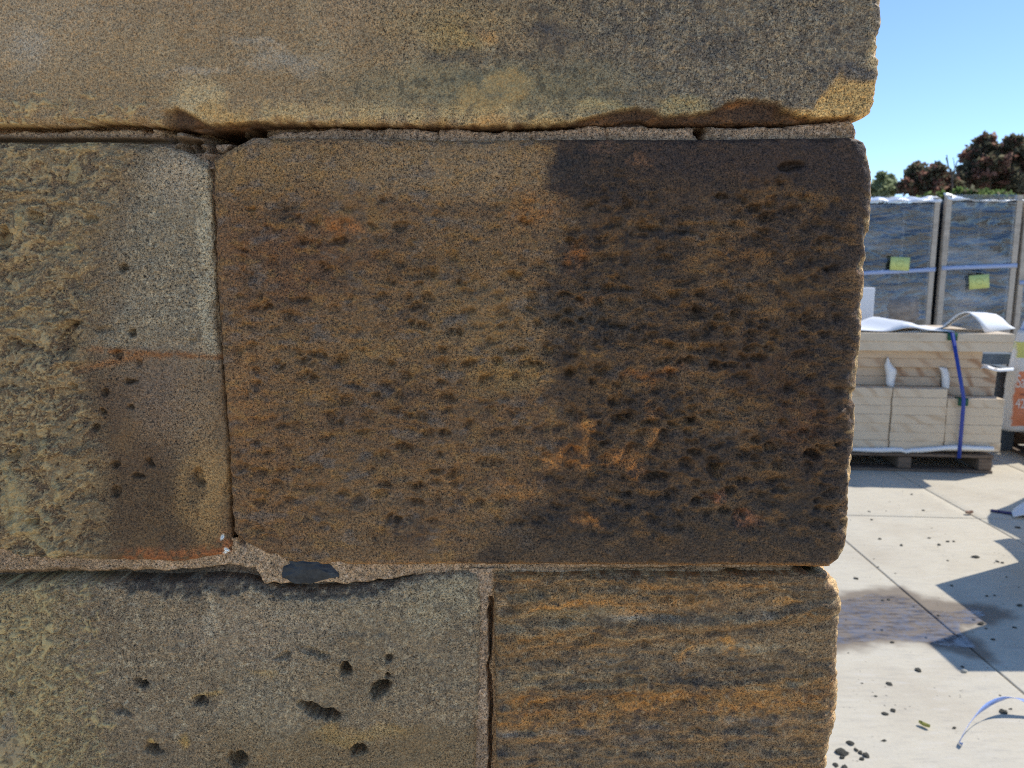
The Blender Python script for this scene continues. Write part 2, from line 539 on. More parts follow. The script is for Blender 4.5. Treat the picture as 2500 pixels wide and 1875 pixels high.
def paint_left(p):
    p.fill((96, 83, 66))
    p.mix(ss(-0.2, 0.5, p.n(150, 4, 101)) * 0.5, (96, 84, 66))
    g = p.poly([(330, 380), (560, 380), (560, 866), (250, 858), (300, 640)], 60, 1.4) * (1 - 0.8 * ss(845, 880, p.y + 10 * p.n(50, 2, 120)))
    p.mix(g * 0.6, (118, 109, 91)); specks(p, g, (142, 132, 110), 20, 0.12, 102, 0.45); specks(p, g, (84, 80, 70), 18, 0.08, 103, 0.6)
    p.mix(p.blob(440, 420, 60, 60, 0.7) * 0.5, (138, 126, 108))
    p.mix(p.blob(505, 620, 22, 240, 0.6) * 0.5, (152, 144, 122))
    dn = ss(840, 960, p.wy)
    p.mix(dn * 0.88, (72, 56, 40))
    p.mix(dn * ss(0, 0.5, p.n(110, 4, 104)) * 0.4, (98, 78, 52))
    p.mix(p.blob(420, 960, 110, 110, 0.7) * 0.55, (106, 92, 78))
    p.mix(p.blob(500, 1080, 70, 150, 0.7) * 0.4, (122, 104, 78))
    p.mix(p.poly([(150, 1160), (470, 1150), (490, 1330), (150, 1340)], 40) * 0.55, (70, 57, 41))
    p.mix(p.blob(500, 1210, 55, 110, 0.6) * 0.6, (132, 106, 68))
    p.mix(p.blob(480, 1200, 16, 55, 0.5) * 0.7, (74, 62, 46))
    p.mix(p.blob(172, 920, 28, 40, 0.5) * 0.7, (158, 124, 78))
    p.mix(p.blob(230, 1190, 60, 50, 0.7) * 0.5, (84, 70, 50))
    p.mix(p.blob(165, 850, 60, 110, 0.6) * 0.45, (60, 50, 40))
    # iron band
    yl = np.interp(p.x, [0, 100, 280, 420, 560], [840, 848, 858, 866, 874])
    bd = np.exp(-((p.y - yl + 5 * p.n(40, 2, 105)) / 8.0) ** 2) * ss(60, 300, p.x)
    p.mix(bd * 0.8 * ss(-.7, .0, p.n(20, 3, 118)), (108, 70, 36))
    y2 = np.interp(p.x, [150, 230, 330], [915, 893, 872])
    p.mix(np.exp(-((p.y - y2) / 9.0) ** 2) * (1 - ss(330, 380, p.x)) * ss(140, 190, p.x) * 0.6, (118, 76, 36))
    # orange lower rim
    rim = ss(1328, 1352, p.y + 8 * p.n(40, 2, 106)) * ss(260, 330, p.x)
    rk = ss(-.5, .2, p.n(22, 3, 119)); p.mix(rim * 0.75 * rk, (118, 72, 40)); p.mix(p.blob(545, 1330, 26, 30, 0.7) * 0.6 * rk, (128, 78, 42))
    for (cx, cy, r) in ((535, 1308, 7), (552, 1352, 6), (545, 1362, 4)): p.mix(p.blob(cx, cy, r, r * 1.2, 0.5), (205, 200, 190))
    # pits
    for (cx, cy, rx, ry, d) in ((183, 790, 16, 12, 6), (165, 830, 22, 34, 5), (325, 815, 10, 9, 5), (283, 868, 10, 9, 4), (312, 930, 14, 7, 5), (340, 890, 8, 7, 3), (185, 945, 10, 8, 4), (258, 957, 9, 8, 4),
                                (255, 1005, 9, 7, 4), (320, 995, 9, 8, 4), (233, 1050, 9, 8, 5), (280, 1133, 10, 9, 4), (362, 1127, 10, 8, 4), (335, 1160, 14, 7, 4), (290, 1198, 12, 12, 4), (488, 1165, 8, 18, 4),
                                (300, 655, 10, 9, 4), (225, 535, 16, 7, 3), (90, 535, 14, 8, 5), (10, 575, 14, 22, 7), (55, 840, 26, 10, 4), (40, 1110, 16, 14, 5), (80, 1270, 14, 9, 5), (250, 800, 20, 8, 2), (460, 830, 10, 5, 2)):
        p.pit(cx, cy, rx, ry, 1.5 * d / 1000.0)
        p.mix(p.blob(cx + 4, cy - 3, rx * 1.2, ry * 1.2, 0.9, 0, 1.2) * 0.4 * ss(-.4, .2, p.n(13, 3, 117)), (50, 43, 36))
    # slurry and lichen over the left side
    s = np.clip(1.2 - p.wx / np.interp(p.y, [340, 600, 900, 1150, 1350], [360, 250, 220, 260, 260]), 0, 0.85) * ss(-700, -150, p.x)
    p.mix(s * 0.5, (88, 75, 57))
    fk = p.n(34, 4, 116, 1.5, 0.6)
    s2 = ss(0.05, 0.45, s)
    qn = 3.4 * fbm((p.wx * 1.0 + 0.35 * p.y) / 120.0, p.wy / 62.0, 5, 116, 0.58) + 0.8 * s
    fl_ = np.floor(qn); fr_ = qn - fl_
    terr = fl_ + ss(0.0, 0.16, fr_)
    p.h += s2 * 0.0019 * np.clip(terr, -3, 3)
    tone = 0.5 + 0.5 * np.sin(fl_ * 2.4 + 1.0)
    p.mix(s2 * tone * 0.55, (126, 110, 82)); p.mix(s2 * (1 - tone) * 0.4, (82, 68, 52))
    p.soft = np.maximum(p.soft, s2 * tone * 0.6)
    p.mix(s2 * np.exp(-((fr_ - 0.14) / 0.07) ** 2) * 0.55, (152, 137, 104))
    p.mix(s2 * (1 - ss(0.0, 0.05, fr_)) * 0.5, (58, 49, 40)); p.mix(s2 * ss(0.94, 1.0, fr_) * 0.5, (58, 49, 40))
    specks(p, ss(0, 0.4, s), (52, 44, 36), 20, 0.2, 115, 0.45, 1.6)
    splatter(p, s * 0.8, 111, (138, 123, 92), 0.0013, 24)
    for (cx, cy, rx, ry, t) in ((22, 1150, 14, 40, -15), (48, 1210, 18, 60, -30), (30, 1235, 16, 50, -20), (60, 1280, 34, 26, 10), (113, 1245, 8, 24, -35), (125, 1268, 8, 18, -40), (117, 1085, 9, 26, -10), (72, 1065, 9, 22, -15), (145, 1190, 10, 30, -20), (100, 1325, 14, 46, -45), (140, 1350, 20, 14, 0), (60, 535, 18, 22, 0), (170, 600, 20, 10, -20), (210, 360, 28, 18, 10), (190, 420, 12, 24, -10)):
        e = p.blob(cx, cy, rx, ry, 0.35, t, 0.6); p.mix(e * 0.7 * ss(-.6, 0, p.n(14, 3, 121)), (134, 122, 90)); p.h += 0.0026 * e; p.soft = np.maximum(p.soft, e * 0.7)
    roughness(p, 1.0, 3)
    p.h -= 0.0035 * ss(440, 520, p.x) * 0.6

def paint_big(p):
    p.fill((96, 77, 55))
    p.mix(ss(-0.3, 0.5, p.n(230, 4, 201, 1.6)) * 0.5, (98, 77, 54))
    p.mix(ss(0.0, 0.6, p.n(120, 4, 202, 2.2)) * 0.55, (80, 61, 44))
    p.mix(p.poly([(520, 330), (1345, 330), (1345, 470), (900, 470), (520, 440)], 50, 1.0) * 0.55, (110, 91, 66))
    p.mix(p.blob(1080, 420, 190, 60, 0.7) * 0.45, (120, 103, 79))
    p.mix(p.blob(620, 430, 150, 80, 0.8) * 0.4, (114, 92, 60))
    p.mix(p.blob(660, 620, 180, 130, 0.8) * 0.65, (88, 62, 42))
    p.mix(p.blob(900, 640, 200, 70, 0.8) * 0.45, (84, 64, 46))
    p.mix(p.blob(600, 950, 70, 140, 0.7) * 0.55, (118, 86, 53))
    p.mix(p.blob(650, 1180, 130, 150, 0.8) * 0.5, (98, 71, 45))
    p.mix(p.blob(1180, 780, 160, 90, 0.8) * 0.5, (106, 88, 62))
    p.mix(p.blob(1240, 920, 90, 40, 0.7) * 0.6, (124, 101, 60))
    p.mix(p.blob(1000, 1010, 280, 110, 0.9) * 0.5, (80, 60, 42))
    p.mix(p.blob(1050, 880, 300, 60, 0.9) * 0.3, (104, 81, 52))
    # ochre and grey streaks along the bedding
    specks(p, np.ones_like(p.x), (114, 88, 50), 30, 0.14, 214, 0.42, 1.6)
    specks(p, np.ones_like(p.x), (84, 78, 72), 40, 0.2, 215, 0.5, 2.0)
    # dark crust over the right half
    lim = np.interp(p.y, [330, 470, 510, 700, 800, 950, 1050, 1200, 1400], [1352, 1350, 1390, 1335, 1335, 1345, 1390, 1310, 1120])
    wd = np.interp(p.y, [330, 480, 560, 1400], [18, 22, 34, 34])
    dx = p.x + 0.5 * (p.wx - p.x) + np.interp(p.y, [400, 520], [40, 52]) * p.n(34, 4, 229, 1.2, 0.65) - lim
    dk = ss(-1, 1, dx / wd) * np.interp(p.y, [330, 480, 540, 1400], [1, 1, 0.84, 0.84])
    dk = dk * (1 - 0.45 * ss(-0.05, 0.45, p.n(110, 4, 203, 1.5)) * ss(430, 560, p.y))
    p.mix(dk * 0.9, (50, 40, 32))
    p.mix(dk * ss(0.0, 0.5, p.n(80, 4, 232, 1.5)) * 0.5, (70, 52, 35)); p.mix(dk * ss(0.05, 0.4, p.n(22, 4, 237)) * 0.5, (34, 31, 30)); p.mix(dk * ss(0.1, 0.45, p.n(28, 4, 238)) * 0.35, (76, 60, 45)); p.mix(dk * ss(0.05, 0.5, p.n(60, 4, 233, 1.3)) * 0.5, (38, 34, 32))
    p.mix(dk * p.poly([(1345, 335), (1480, 335), (1470, 430), (1400, 500), (1345, 470)], 36, 1.0) * 0.6, (36, 33, 32))
    p.mix(p.poly([(1900, 420), (2160, 380), (2160, 1400), (1950, 1400), (1900, 900)], 90, 1.2) * 0.6, (43, 35, 30))
    p.mix(p.poly([(1550, 340), (2160, 335), (2160, 440), (1560, 420)], 40, 1.0) * 0.55, (46, 38, 36))
    p.mix(p.blob(1420, 760, 120, 70, 0.6) * 0.5, (58, 55, 50))
    p.mix(p.poly([(1180, 1290), (1700, 1200), (2050, 1220), (2060, 1390), (1150, 1390)], 70, 1.2) * 0.5, (56, 48, 39))
    for (cx, cy, rx, ry, k) in ((1400, 385, 45, 32, .7), (1380, 440, 36, 26, .6), (1560, 1260, 60, 26, .75), (1340, 1265, 70, 26, .8), (1610, 1240, 46, 34, .7), (1760, 1150, 40, 26, .7), (1680, 1180, 36, 22, .55), (1930, 1260, 34, 26, .6), (1480, 1250, 36, 20, .6),
                                (1000, 1290, 44, 22, .65), (860, 1240, 30, 14, .6), (1410, 1090, 30, 12, .6), (980, 965, 44, 22, .5), (1010, 760, 40, 20, .5), (1500, 820, 44, 22, .5), (1490, 900, 30, 24, .4), (1300, 1150, 24, 20, .5),
                                (730, 728, 30, 9, .7), (1000, 652, 34, 10, .6), (690, 512, 22, 22, .6), (835, 592, 30, 9, .7), (1040, 660, 30, 10, .5), (1035, 640, 20, 16, .5), (1310, 570, 26, 10, .6), (1840, 500, 24, 12, .6), (1760, 480, 24, 10, .6), (1720, 560, 40, 14, .5), (1350, 740, 40, 34, .5)):
        p.mix(p.blob(cx, cy, rx, ry, 0.8, 0, 1.2) * k * ss(-.5, .2, p.n(14, 3, 230)), (40, 37, 36))
    # iron orange
    for (cx, cy, rx, ry, k, c) in ((840, 560, 44, 16, .7, (128, 82, 40)), (1300, 505, 60, 32, .6, (118, 80, 40)), (1410, 620, 30, 26, .7, (120, 78, 42)), (1440, 730, 50, 16, .4, (110, 77, 44)), (1600, 915, 70, 12, .6, (122, 80, 42)), (1440, 860, 30, 14, .5, (120, 92, 52)),
                                   (1430, 1050, 26, 20, .85, (156, 108, 56)), (1600, 1015, 24, 18, .5, (116, 80, 48)), (1585, 980, 18, 12, .45, (112, 78, 46)), (1355, 1120, 36, 18, .9, (152, 104, 54)), (1422, 1096, 18, 14, .8, (146, 100, 54)), (1428, 1130, 18, 14, .75, (140, 96, 52)), (1385, 1102, 26, 10, .6, (134, 92, 50)), (1510, 1115, 24, 18, .8, (140, 96, 52)), (1555, 1140, 22, 24, .8, (142, 96, 52)), (1592, 1078, 15, 16, .65, (130, 90, 50)),
                                   (1270, 1190, 50, 30, .6, (124, 88, 50)), (1430, 1265, 24, 12, .8, (140, 96, 52)), (1755, 1210, 22, 20, .85, (128, 80, 52)), (1830, 1270, 18, 14, .75, (112, 76, 56)), (1560, 395, 16, 12, .55, (96, 70, 50)), (1480, 360, 30, 14, .45, (98, 74, 58)),
                                   (1980, 490, 44, 30, .55, (98, 74, 44)), (1880, 470, 60, 18, .5, (98, 72, 42)), (1800, 610, 90, 22, .55, (92, 66, 36)), (1920, 740, 70, 40, .45, (90, 68, 42)), (1640, 700, 60, 20, .4, (92, 70, 42)), (1960, 1040, 60, 60, .45, (76, 50, 34)), (1140, 1160, 120, 40, .45, (106, 77, 44)),
                                   (900, 860, 60, 30, .4, (120, 95, 54)), (1100, 640, 120, 30, .35, (104, 80, 46)), (760, 980, 70, 26, .4, (112, 86, 48)), (1870, 900, 90, 60, .4, (74, 52, 34)), (1640, 850, 120, 16, .4, (104, 76, 44)), (1780, 780, 40, 16, .4, (96, 72, 42))):
        p.mix(p.blob(cx, cy, rx, ry, 0.8, 0, 1.2) * k * ss(-0.6, 0.0, p.n(18, 3, 228)), c)
    bed = ss(430, 560, p.y) * (1 - ss(1320, 1400, p.y))
    right = ss(1280, 1480, p.x)
    # scattered crust in and between the tool marks
    bl = p.punch(92, 58, 5, 24, 12, 0.5, 0.7, 0.02)
    p.mix(bl * bed * (0.55 + 0.3 * right) * ss(-.4, .3, p.n(15, 3, 231)), (38, 35, 34))
    bl = p.punch(130, 84, 8, 44, 16, 0.5, 0.8)
    p.mix(bl * bed * (0.25 + 0.25 * right), (92, 70, 42))
    specks(p, bed * (0.4 + 0.5 * right), (42, 37, 33), 24, 0.15, 210, 0.6, 1.4)
    specks(p, bed * right, (96, 72, 44), 36, 0.2, 211, 0.45, 1.8)
    edge = ss(1368, 1384, p.y)
    p.mix(edge * 0.5, (140, 102, 58))
    # rows of punched tooling
    mask = ss(400, 560, p.y + 60 * p.n(200, 2, 222)) * (1 - ss(1260, 1350, p.y)) * ss(530, 620, p.x) * (1 - ss(2030, 2115, p.x))
    t1 = p.punch(54, 42, 1, 14, 8, 0.68, 0.7, 0.015)
    t2 = p.punch(44, 36, 2, 13, 9, 0.6, 0.65)
    t3 = p.punch(31, 23, 3, 9, 6, 0.4, 0.6)
    jag = 0.75 + 0.5 * p.n(11, 2, 234)
    big = ss(-0.35, 0.35, p.n(210, 3, 235, 1.4))
    p.h -= mask * jag * ((0.0062 + 0.0040 * big) * t1 + (0.0030 + 0.0062 * right) * t2 * (.4 + .6 * big) + (0.0012 + 0.0016 * right) * t3)
    p.h += mask * 0.0018 * p.n(48, 3, 236, 1.8)
    p.h += mask * (0.0018 + 0.0016 * right) * p.n(28, 4, 223, 1.5)
    for (cx, cy, rx, ry, d) in ((1930, 405, 24, 13, 9), (1760, 480, 14, 8, 6), (1838, 500, 18, 11, 7), (690, 512, 16, 13, 4), (978, 553, 16, 9, 6), (608, 1142, 8, 7, 5), (730, 730, 22, 7, 4), (1690, 760, 22, 18, 5), (1750, 1150, 20, 14, 6), (820, 590, 18, 7, 4)):
        p.pit(cx, cy, rx, ry, d / 1000.0)
    roughness(p, 0.8, 6)
    p.h += 0.0006 * p.n(8, 2, 225)

def paint_lower(p):
    p.fill((106, 94, 76))
    p.mix(ss(-0.2, 0.5, p.n(150, 4, 301)) * 0.5, (100, 90, 74))
    g = p.poly([(620, 1440), (1190, 1390), (1190, 1560), (700, 1580)], 50, 1.0)
    p.mix(g * 0.55, (112, 103, 86)); p.mix(p.blob(1080, 1470, 90, 60, 0.7) * 0.5, (126, 120, 100))
    p.mix(ss(0.0, 0.5, p.n(90, 4, 318, 1.4)) * 0.45, (80, 68, 54))
    p.mix(p.blob(650, 1740, 90, 110, 0.8) * 0.45, (124, 116, 98))
    p.mix(p.blob(620, 1540, 160, 70, 0.8) * 0.35, (134, 122, 106))
    specks(p, np.ones_like(p.x), (140, 130, 108), 18, 0.12, 302, 0.45)
    specks(p, np.ones_like(p.x), (76, 70, 60), 17, 0.08, 303, 0.6)
    p.mix(p.blob(870, 1660, 120, 90, 0.6) * 0.35, (104, 92, 72))
    lo = ss(1740, 1830, p.wy + 30 * p.n(90, 3, 304))
    p.mix(lo * ss(430, 600, p.x) * 0.45, (104, 86, 54)); p.mix(lo * 0.35, (84, 72, 56))
    for (cx, cy, rx, ry, k) in ((920, 1790, 80, 18, .3), (820, 1800, 60, 14, .3), (640, 1640, 40, 10, .35), (500, 1700, 30, 8, .5), (375, 1808, 12, 8, .7), (440, 1815, 12, 14, .6)):
        p.mix(p.blob(cx, cy, rx, ry, 0.7) * k, (142, 116, 62))
    for (cx, cy, r) in ((368, 1760, 10), (340, 1752, 7)): p.mix(p.blob(cx, cy, r, r * 1.3, 0.9, 0, 1.2) * 0.45, (150, 138, 114))
    p.mix(p.blob(510, 1500, 12, 60, 0.6) * 0.5, (150, 140, 120))
    # ragged dark band along the top edge, set back slightly
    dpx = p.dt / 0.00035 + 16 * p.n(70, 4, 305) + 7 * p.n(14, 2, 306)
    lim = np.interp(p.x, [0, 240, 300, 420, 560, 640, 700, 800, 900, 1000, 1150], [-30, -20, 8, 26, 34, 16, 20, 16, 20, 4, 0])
    top_band = 1 - ss(lim - 4, lim + 5, dpx)
    p.mix(top_band * 0.8 * ss(-.9, .1, p.n(20, 3, 320)), (54, 49, 45)); p.h -= 0.004 * top_band
    for cx in (390, 525, 640, 330): p.mix(p.blob(cx, 1470, 10, 55, 0.9) * 0.22 * ss(-.3, .4, p.n(20, 3, 319)), (140, 130, 110))
    # holes
    for (cx, cy, rx, ry, d, t) in ((760, 1730, 42, 16, 11, 28), (805, 1750, 26, 18, 13, 30), (735, 1715, 18, 12, 7, 20), (845, 1628, 18, 22, 9, 0), (928, 1690, 20, 26, 9, 20), (948, 1600, 16, 10, 4, 20), (940, 1650, 10, 9, 5, 0), (345, 1665, 28, 12, 3.5, 15), (355, 1672, 10, 8, 4, 15), (490, 1714, 26, 10, 3, 10), (482, 1712, 9, 7, 4, 0), (375, 1830, 22, 15, 4, 15), (372, 1828, 9, 8, 4, 0),
                                   (582, 1852, 26, 17, 7, 0), (872, 1830, 20, 16, 6, 10), (300, 1735, 30, 10, 2, 20), (20, 1685, 22, 8, 3, 15), (690, 1600, 26, 8, 2, -20), (770, 1590, 40, 8, 2, 10)):
        p.pit(cx, cy, rx * .8, ry * .85, 1.5 * d / 1000.0, t, 0.35); p.pit(cx + 4, cy + 2, rx * .45, ry * .5, d / 1000.0, t, 0.4)
        p.mix(p.blob(cx + 6, cy + 3, rx * 1.1, ry * 1.2, 0.9, t, 1.3) * 0.4 * ss(-.4, .2, p.n(13, 3, 317)), (50, 46, 42))
    s = np.clip(1.25 - p.wx / np.interp(p.y, [1420, 1600, 1875], [230, 235, 300]), 0, 1) * ss(-700, -150, p.x)
    p.mix(ss(0.25, 0.9, s) * 0.6, (120, 106, 77))
    splatter(p, s, 311, (142, 130, 95), 0.0018, 28)
    p.mix(p.blob(25, 1800, 24, 70, 0.5) * 0.6, (112, 102, 88))
    specks(p, ss(0, 0.4, s), (72, 62, 48), 26, 0.2, 315, 0.6)
    rd = p.blob(880, 1590, 90, 40, 0.15, 0); p.h += 0.0012 * rd
    roughness(p, 1.0, 9)

def paint_banded(p):
    yy = p.y + 0.045 * (p.x - 1300) + 20 * p.n(200, 3, 401, 2.2) + 7 * p.n(46, 3, 402, 2.4)
    p.fill((98, 80, 57))
    p.mix(ss(-.2, .5, p.n(150, 3, 399, 2)) * .5, (86, 72, 54))
    b = noise(yy / 44.0, p.x / 1400.0, 403) + 0.5 * noise(yy / 17.0, p.x / 700.0, 404)
    p.mix(ss(0.05, 0.4, b) * 0.6, (120, 92, 56))
    p.mix(ss(0.1, 0.5, -b) * 0.35, (106, 94, 76))
    rag = 0.25 + 1.0 * ss(-0.3, 0.35, p.n(64, 4, 407, 2.0))
    for (y0, wd, k, c, x0, x1) in ((1418, 14, .6, (108, 76, 40), 1200, 2100), (1446, 18, .6, (92, 82, 62), 1200, 2000), (1480, 8, .9, (150, 108, 56), 1250, 1740), (1440, 10, .8, (132, 92, 46), 1560, 2100), (1462, 14, .5, (100, 76, 50), 1750, 2100), (1500, 14, .5, (120, 106, 78), 1200, 1700), (1512, 8, .8, (126, 122, 112), 1480, 1960), (1498, 8, .75, (148, 104, 54), 1530, 1800), (1528, 10, .6, (122, 112, 90), 1220, 1500),
                                   (1575, 12, .7, (138, 100, 52), 1400, 1760), (1560, 12, .6, (118, 88, 52), 1220, 1420), (1592, 8, .6, (148, 134, 106), 1650, 1950), (1550, 16, .6, (70, 60, 50), 1560, 1900), (1625, 14, .5, (116, 110, 96), 1230, 1700), (1645, 12, .5, (126, 110, 80), 1260, 1500), (1650, 26, .5, (74, 66, 58), 1640, 2000),
                                   (1700, 16, .8, (130, 92, 46), 1200, 2060), (1722, 16, .8, (146, 102, 52), 1240, 2000), (1740, 10, .7, (128, 92, 50), 1200, 1700), (1768, 10, .7, (124, 116, 106), 1200, 2000), (1800, 22, .5, (98, 88, 78), 1200, 2100), (1850, 26, .5, (106, 92, 74), 1200, 2100)):
        m = np.exp(-((yy - y0 - 8) / wd) ** 2) * ss(x0 - 60, x0 + 40, p.x) * (1 - ss(x1 - 40, x1 + 60, p.x))
        p.mix(m * k * 0.72 * rag, c)
    for y0, x0, x1 in ((1492, 1230, 1420), (1516, 1500, 1900), (1558, 1380, 1640), (1606, 1640, 1960), (1632, 1240, 1480), (1668, 1220, 1560), (1760, 1260, 1800), (1690, 1700, 2040)):
        m = np.exp(-((yy - y0 - 8) / 7.0) ** 2) * ss(x0 - 40, x0 + 60, p.x) * (1 - ss(x1 - 60, x1 + 40, p.x)) * ss(-.2, .4, p.n(40, 3, 418, 2))
        p.mix(m * 0.6, (146, 130, 100)); p.h += 0.0016 * m
    specks(p, np.ones_like(p.x), (62, 54, 45), 36, 0.14, 410, 0.55, 2.0)
    specks(p, np.ones_like(p.x), (70, 60, 48), 90, 0.08, 411, 0.5, 2.2)
    specks(p, ss(1560, 1700, p.y), (52, 48, 47), 26, 0.2, 412, 0.5, 1.4)
    specks(p, np.ones_like(p.x), (132, 118, 94), 15, 0.2, 413, 0.35)
    for (cx, cy, rx, ry, k) in ((1770, 1565, 11, 24, .8), (1668, 1600, 20, 16, .6), (1925, 1468, 28, 10, .7), (1680, 1636, 10, 7, .7), (1810, 1585, 16, 10, .6)):
        p.mix(p.blob(cx, cy, rx, ry, 0.9, 0, 1.0) * k * ss(-.5, .1, p.n(16, 3, 415)), (156, 114, 60))
    for (cx, cy, rx, ry) in ((1672, 1612, 9, 13), (1700, 1680, 30, 18), (1640, 1640, 22, 18), (1500, 1545, 50, 9), (1380, 1650, 40, 9), (1430, 1690, 30, 16), (1560, 1760, 40, 16), (1420, 1790, 30, 16), (1400, 1600, 30, 14), (1550, 1650, 18, 12)):
        p.mix(p.blob(cx, cy, rx, ry, 0.9, 0, 1.0) * 0.55 * ss(-.5, .1, p.n(16, 3, 416)), (50, 46, 44))
    p.h -= 0.0046 * p.punch(62, 40, 11, 20, 8, 0.6, 0.6, 0.045) + 0.0026 * p.punch(36, 24, 12, 11, 6, 0.5, 0.6, 0.045)
    p.h += 0.0014 * p.n(24, 3, 421, 1.6)
    p.h += 0.0036 * ss(-.3, .4, b + 0.5 * p.n(60, 3, 419, 2.2))
    c = p.poly([(1222, 1455), (1240, 1462), (1255, 1490), (1225, 1500)], 6); p.h -= 0.003 * c; p.mix(c * .6, (140, 122, 98))
    roughness(p, 0.9, 12)

def plumb(X, y0, y1):       # a plumb left end at X between two heights of the photograph
    return [tuple(float(v) for v in to_px(X, on_wall(1250, y)[1])) for y in (y0, y1)]
LIM = -64            # photo row above which nothing is seen
block(plumb(-1.14, -620, 310), [(2163, -620), (2160, -100), (2156, 0), (2155, 60), (2151, 130), (2147, 200), (2142, 245), (2130, 275), (2106, 292), (2096, 302)],
      [(-2200, -640), (2300, -640)], [(-2200, 306), (0, 303), (150, 306), (250, 296), (330, 300), (420, 309), (470, 315), (560, 311), (650, 303), (900, 303), (1000, 309), (1200, 313), (1300, 307), (1500, 303), (1900, 300), (2100, 296), (2300, 296)],
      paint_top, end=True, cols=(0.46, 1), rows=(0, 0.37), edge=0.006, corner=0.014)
block(plumb(-1.14, 330, 1400), [(498, 392), (508, 430), (513, 500), (523, 700), (530, 800), (541, 900), (549, 1000), (556, 1100), (560, 1200), (563, 1330), (562, 1380)],
      [(-2400, 348), (0, 346), (100, 352), (250, 346), (400, 352), (450, 368), (490, 388), (560, 400)], [(-2400, 1340), (0, 1345), (100, 1365), (300, 1371), (450, 1372), (540, 1358), (600, 1350)],
      paint_left, cols=(0.75, 1), edge=0.006)
block([(516, 330), (521, 390), (524, 500), (530, 700), (541, 850), (553, 1000), (561, 1150), (568, 1290), (572, 1400)],
      [(2098, 332), (2118, 345), (2132, 375), (2138, 420), (2139, 470), (2133, 560), (2124, 640), (2119, 720), (2114, 800), (2107, 880), (2099, 960), (2097, 1040), (2092, 1120), (2083, 1200), (2079, 1290), (2073, 1340), (2056, 1372), (2040, 1388)],
      [(500, 392), (530, 385), (575, 356), (620, 335), (900, 338), (1100, 342), (1350, 340), (1700, 340), (2000, 336), (2150, 334)],
      [(500, 1296), (572, 1302), (590, 1320), (640, 1350), (700, 1370), (780, 1379), (900, 1380), (1180, 1379), (1650, 1381), (2050, 1386), (2150, 1386)],
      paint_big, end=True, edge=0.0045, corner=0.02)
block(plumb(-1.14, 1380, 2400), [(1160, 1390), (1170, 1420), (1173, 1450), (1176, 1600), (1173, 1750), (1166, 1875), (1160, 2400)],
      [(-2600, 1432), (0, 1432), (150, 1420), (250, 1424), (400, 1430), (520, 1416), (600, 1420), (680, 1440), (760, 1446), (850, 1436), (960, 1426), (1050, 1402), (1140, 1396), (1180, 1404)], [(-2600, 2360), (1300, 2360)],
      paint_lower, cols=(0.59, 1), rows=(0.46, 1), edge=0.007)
block([(1208, 1390), (1206, 1450), (1208, 1600), (1212, 1875), (1214, 2400)],
      [(2020, 1398), (2040, 1412), (2052, 1440), (2059, 1470), (2056, 1540), (2052, 1650), (2046, 1750), (2038, 1800), (2028, 1830), (2023, 1875), (2010, 2000), (1990, 2400)],
      [(1190, 1408), (1225, 1401), (1500, 1404), (1700, 1408), (1950, 1404), (2100, 1402)], [(1190, 2360), (2100, 2360)],
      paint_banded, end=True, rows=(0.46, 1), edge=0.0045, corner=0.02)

# blocks of the wall outside the picture: courses below and above
def paint_plain(p):
    p.fill((108, 92, 68)); p.mix(ss(-0.3, 0.4, p.n(300, 3, 501)) * .6, (90, 76, 58)); p.mix(ss(0, .5, p.n(200, 3, 502, 2)) * .5, (128, 112, 86)); roughness(p, 1.2, 15)
def zrow(z, x): return to_px(x, z)
def course(z0, z1, xs, off):
    for k in range(len(xs) - 1):
        x0, x1 = xs[k] + 0.006, xs[k + 1] - 0.006
        a = lambda X, Z: tuple(float(v) for v in to_px(X, Z))
        last = k == len(xs) - 2
        xr = x1 if not last else x1 + off
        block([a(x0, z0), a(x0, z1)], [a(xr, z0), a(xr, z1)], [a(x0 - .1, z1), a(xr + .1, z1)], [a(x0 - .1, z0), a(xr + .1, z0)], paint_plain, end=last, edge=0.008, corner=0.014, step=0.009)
course(0.49, 0.855, [-1.15, -0.6, -0.12, 0.285], 0)
course(0.11, 0.48, [-1.15, -0.42, 0.05, 0.28], 0)
course(-0.25, 0.10, [-1.15, -0.66, -0.1, 0.275], 0)
course(1.945, 2.30, [-1.15, -0.5, 0.0, 0.328], 0)
course(2.31, 2.62, [-1.15, -0.7, -0.2, 0.332], 0)

# mortar in the joints
def mortar(x0, x1, y0, y1, painter, name="mortar_joint", step=0.0012):
    X0, _ = on_wall(x0, (y0 + y1) / 2); X1, _ = on_wall(x1, (y0 + y1) / 2)
    _, Z0 = on_wall(1250, y1); _, Z1 = on_wall(1250, y0)
    nc, nr = int((X1 - X0) / step) + 2, int((Z1 - Z0) / step) + 2
    X, Z = np.meshgrid(np.linspace(X0, X1, nc), np.linspace(Z0, Z1, nr))
    p = Paint(X.ravel(), Z.ravel())
    p.depth = np.full(p.x.size, 0.006)
    p.bend = np.zeros(p.x.size)
    painter(p)
    V = np.stack([p.U, D + p.depth - p.h + p.bend, p.Z], 1) - np.array(WALL.location)
    me = grid_mesh(name, V, nr, nc, p.col, extra={"soft": p.soft})
    return link(name, me, M_WALL, WALL)
def mortar_base(p, c=(124, 106, 87)):
    p.fill(c)
    p.mix(ss(-.1, .5, p.n(60, 3, 601, 1.6)) * .5, (104, 88, 70))
    p.mix(ss(0, .5, p.n(160, 3, 612, 2)) * .5, (92, 78, 62))
    specks(p, np.ones_like(p.x), (150, 132, 114), 16, .1, 602, .5)
    specks(p, np.ones_like(p.x), (84, 72, 62), 14, .15, 603, .5)
    p.h += 0.0012 * p.n(40, 3, 604) + 0.0007 * p.n(12, 2, 605)
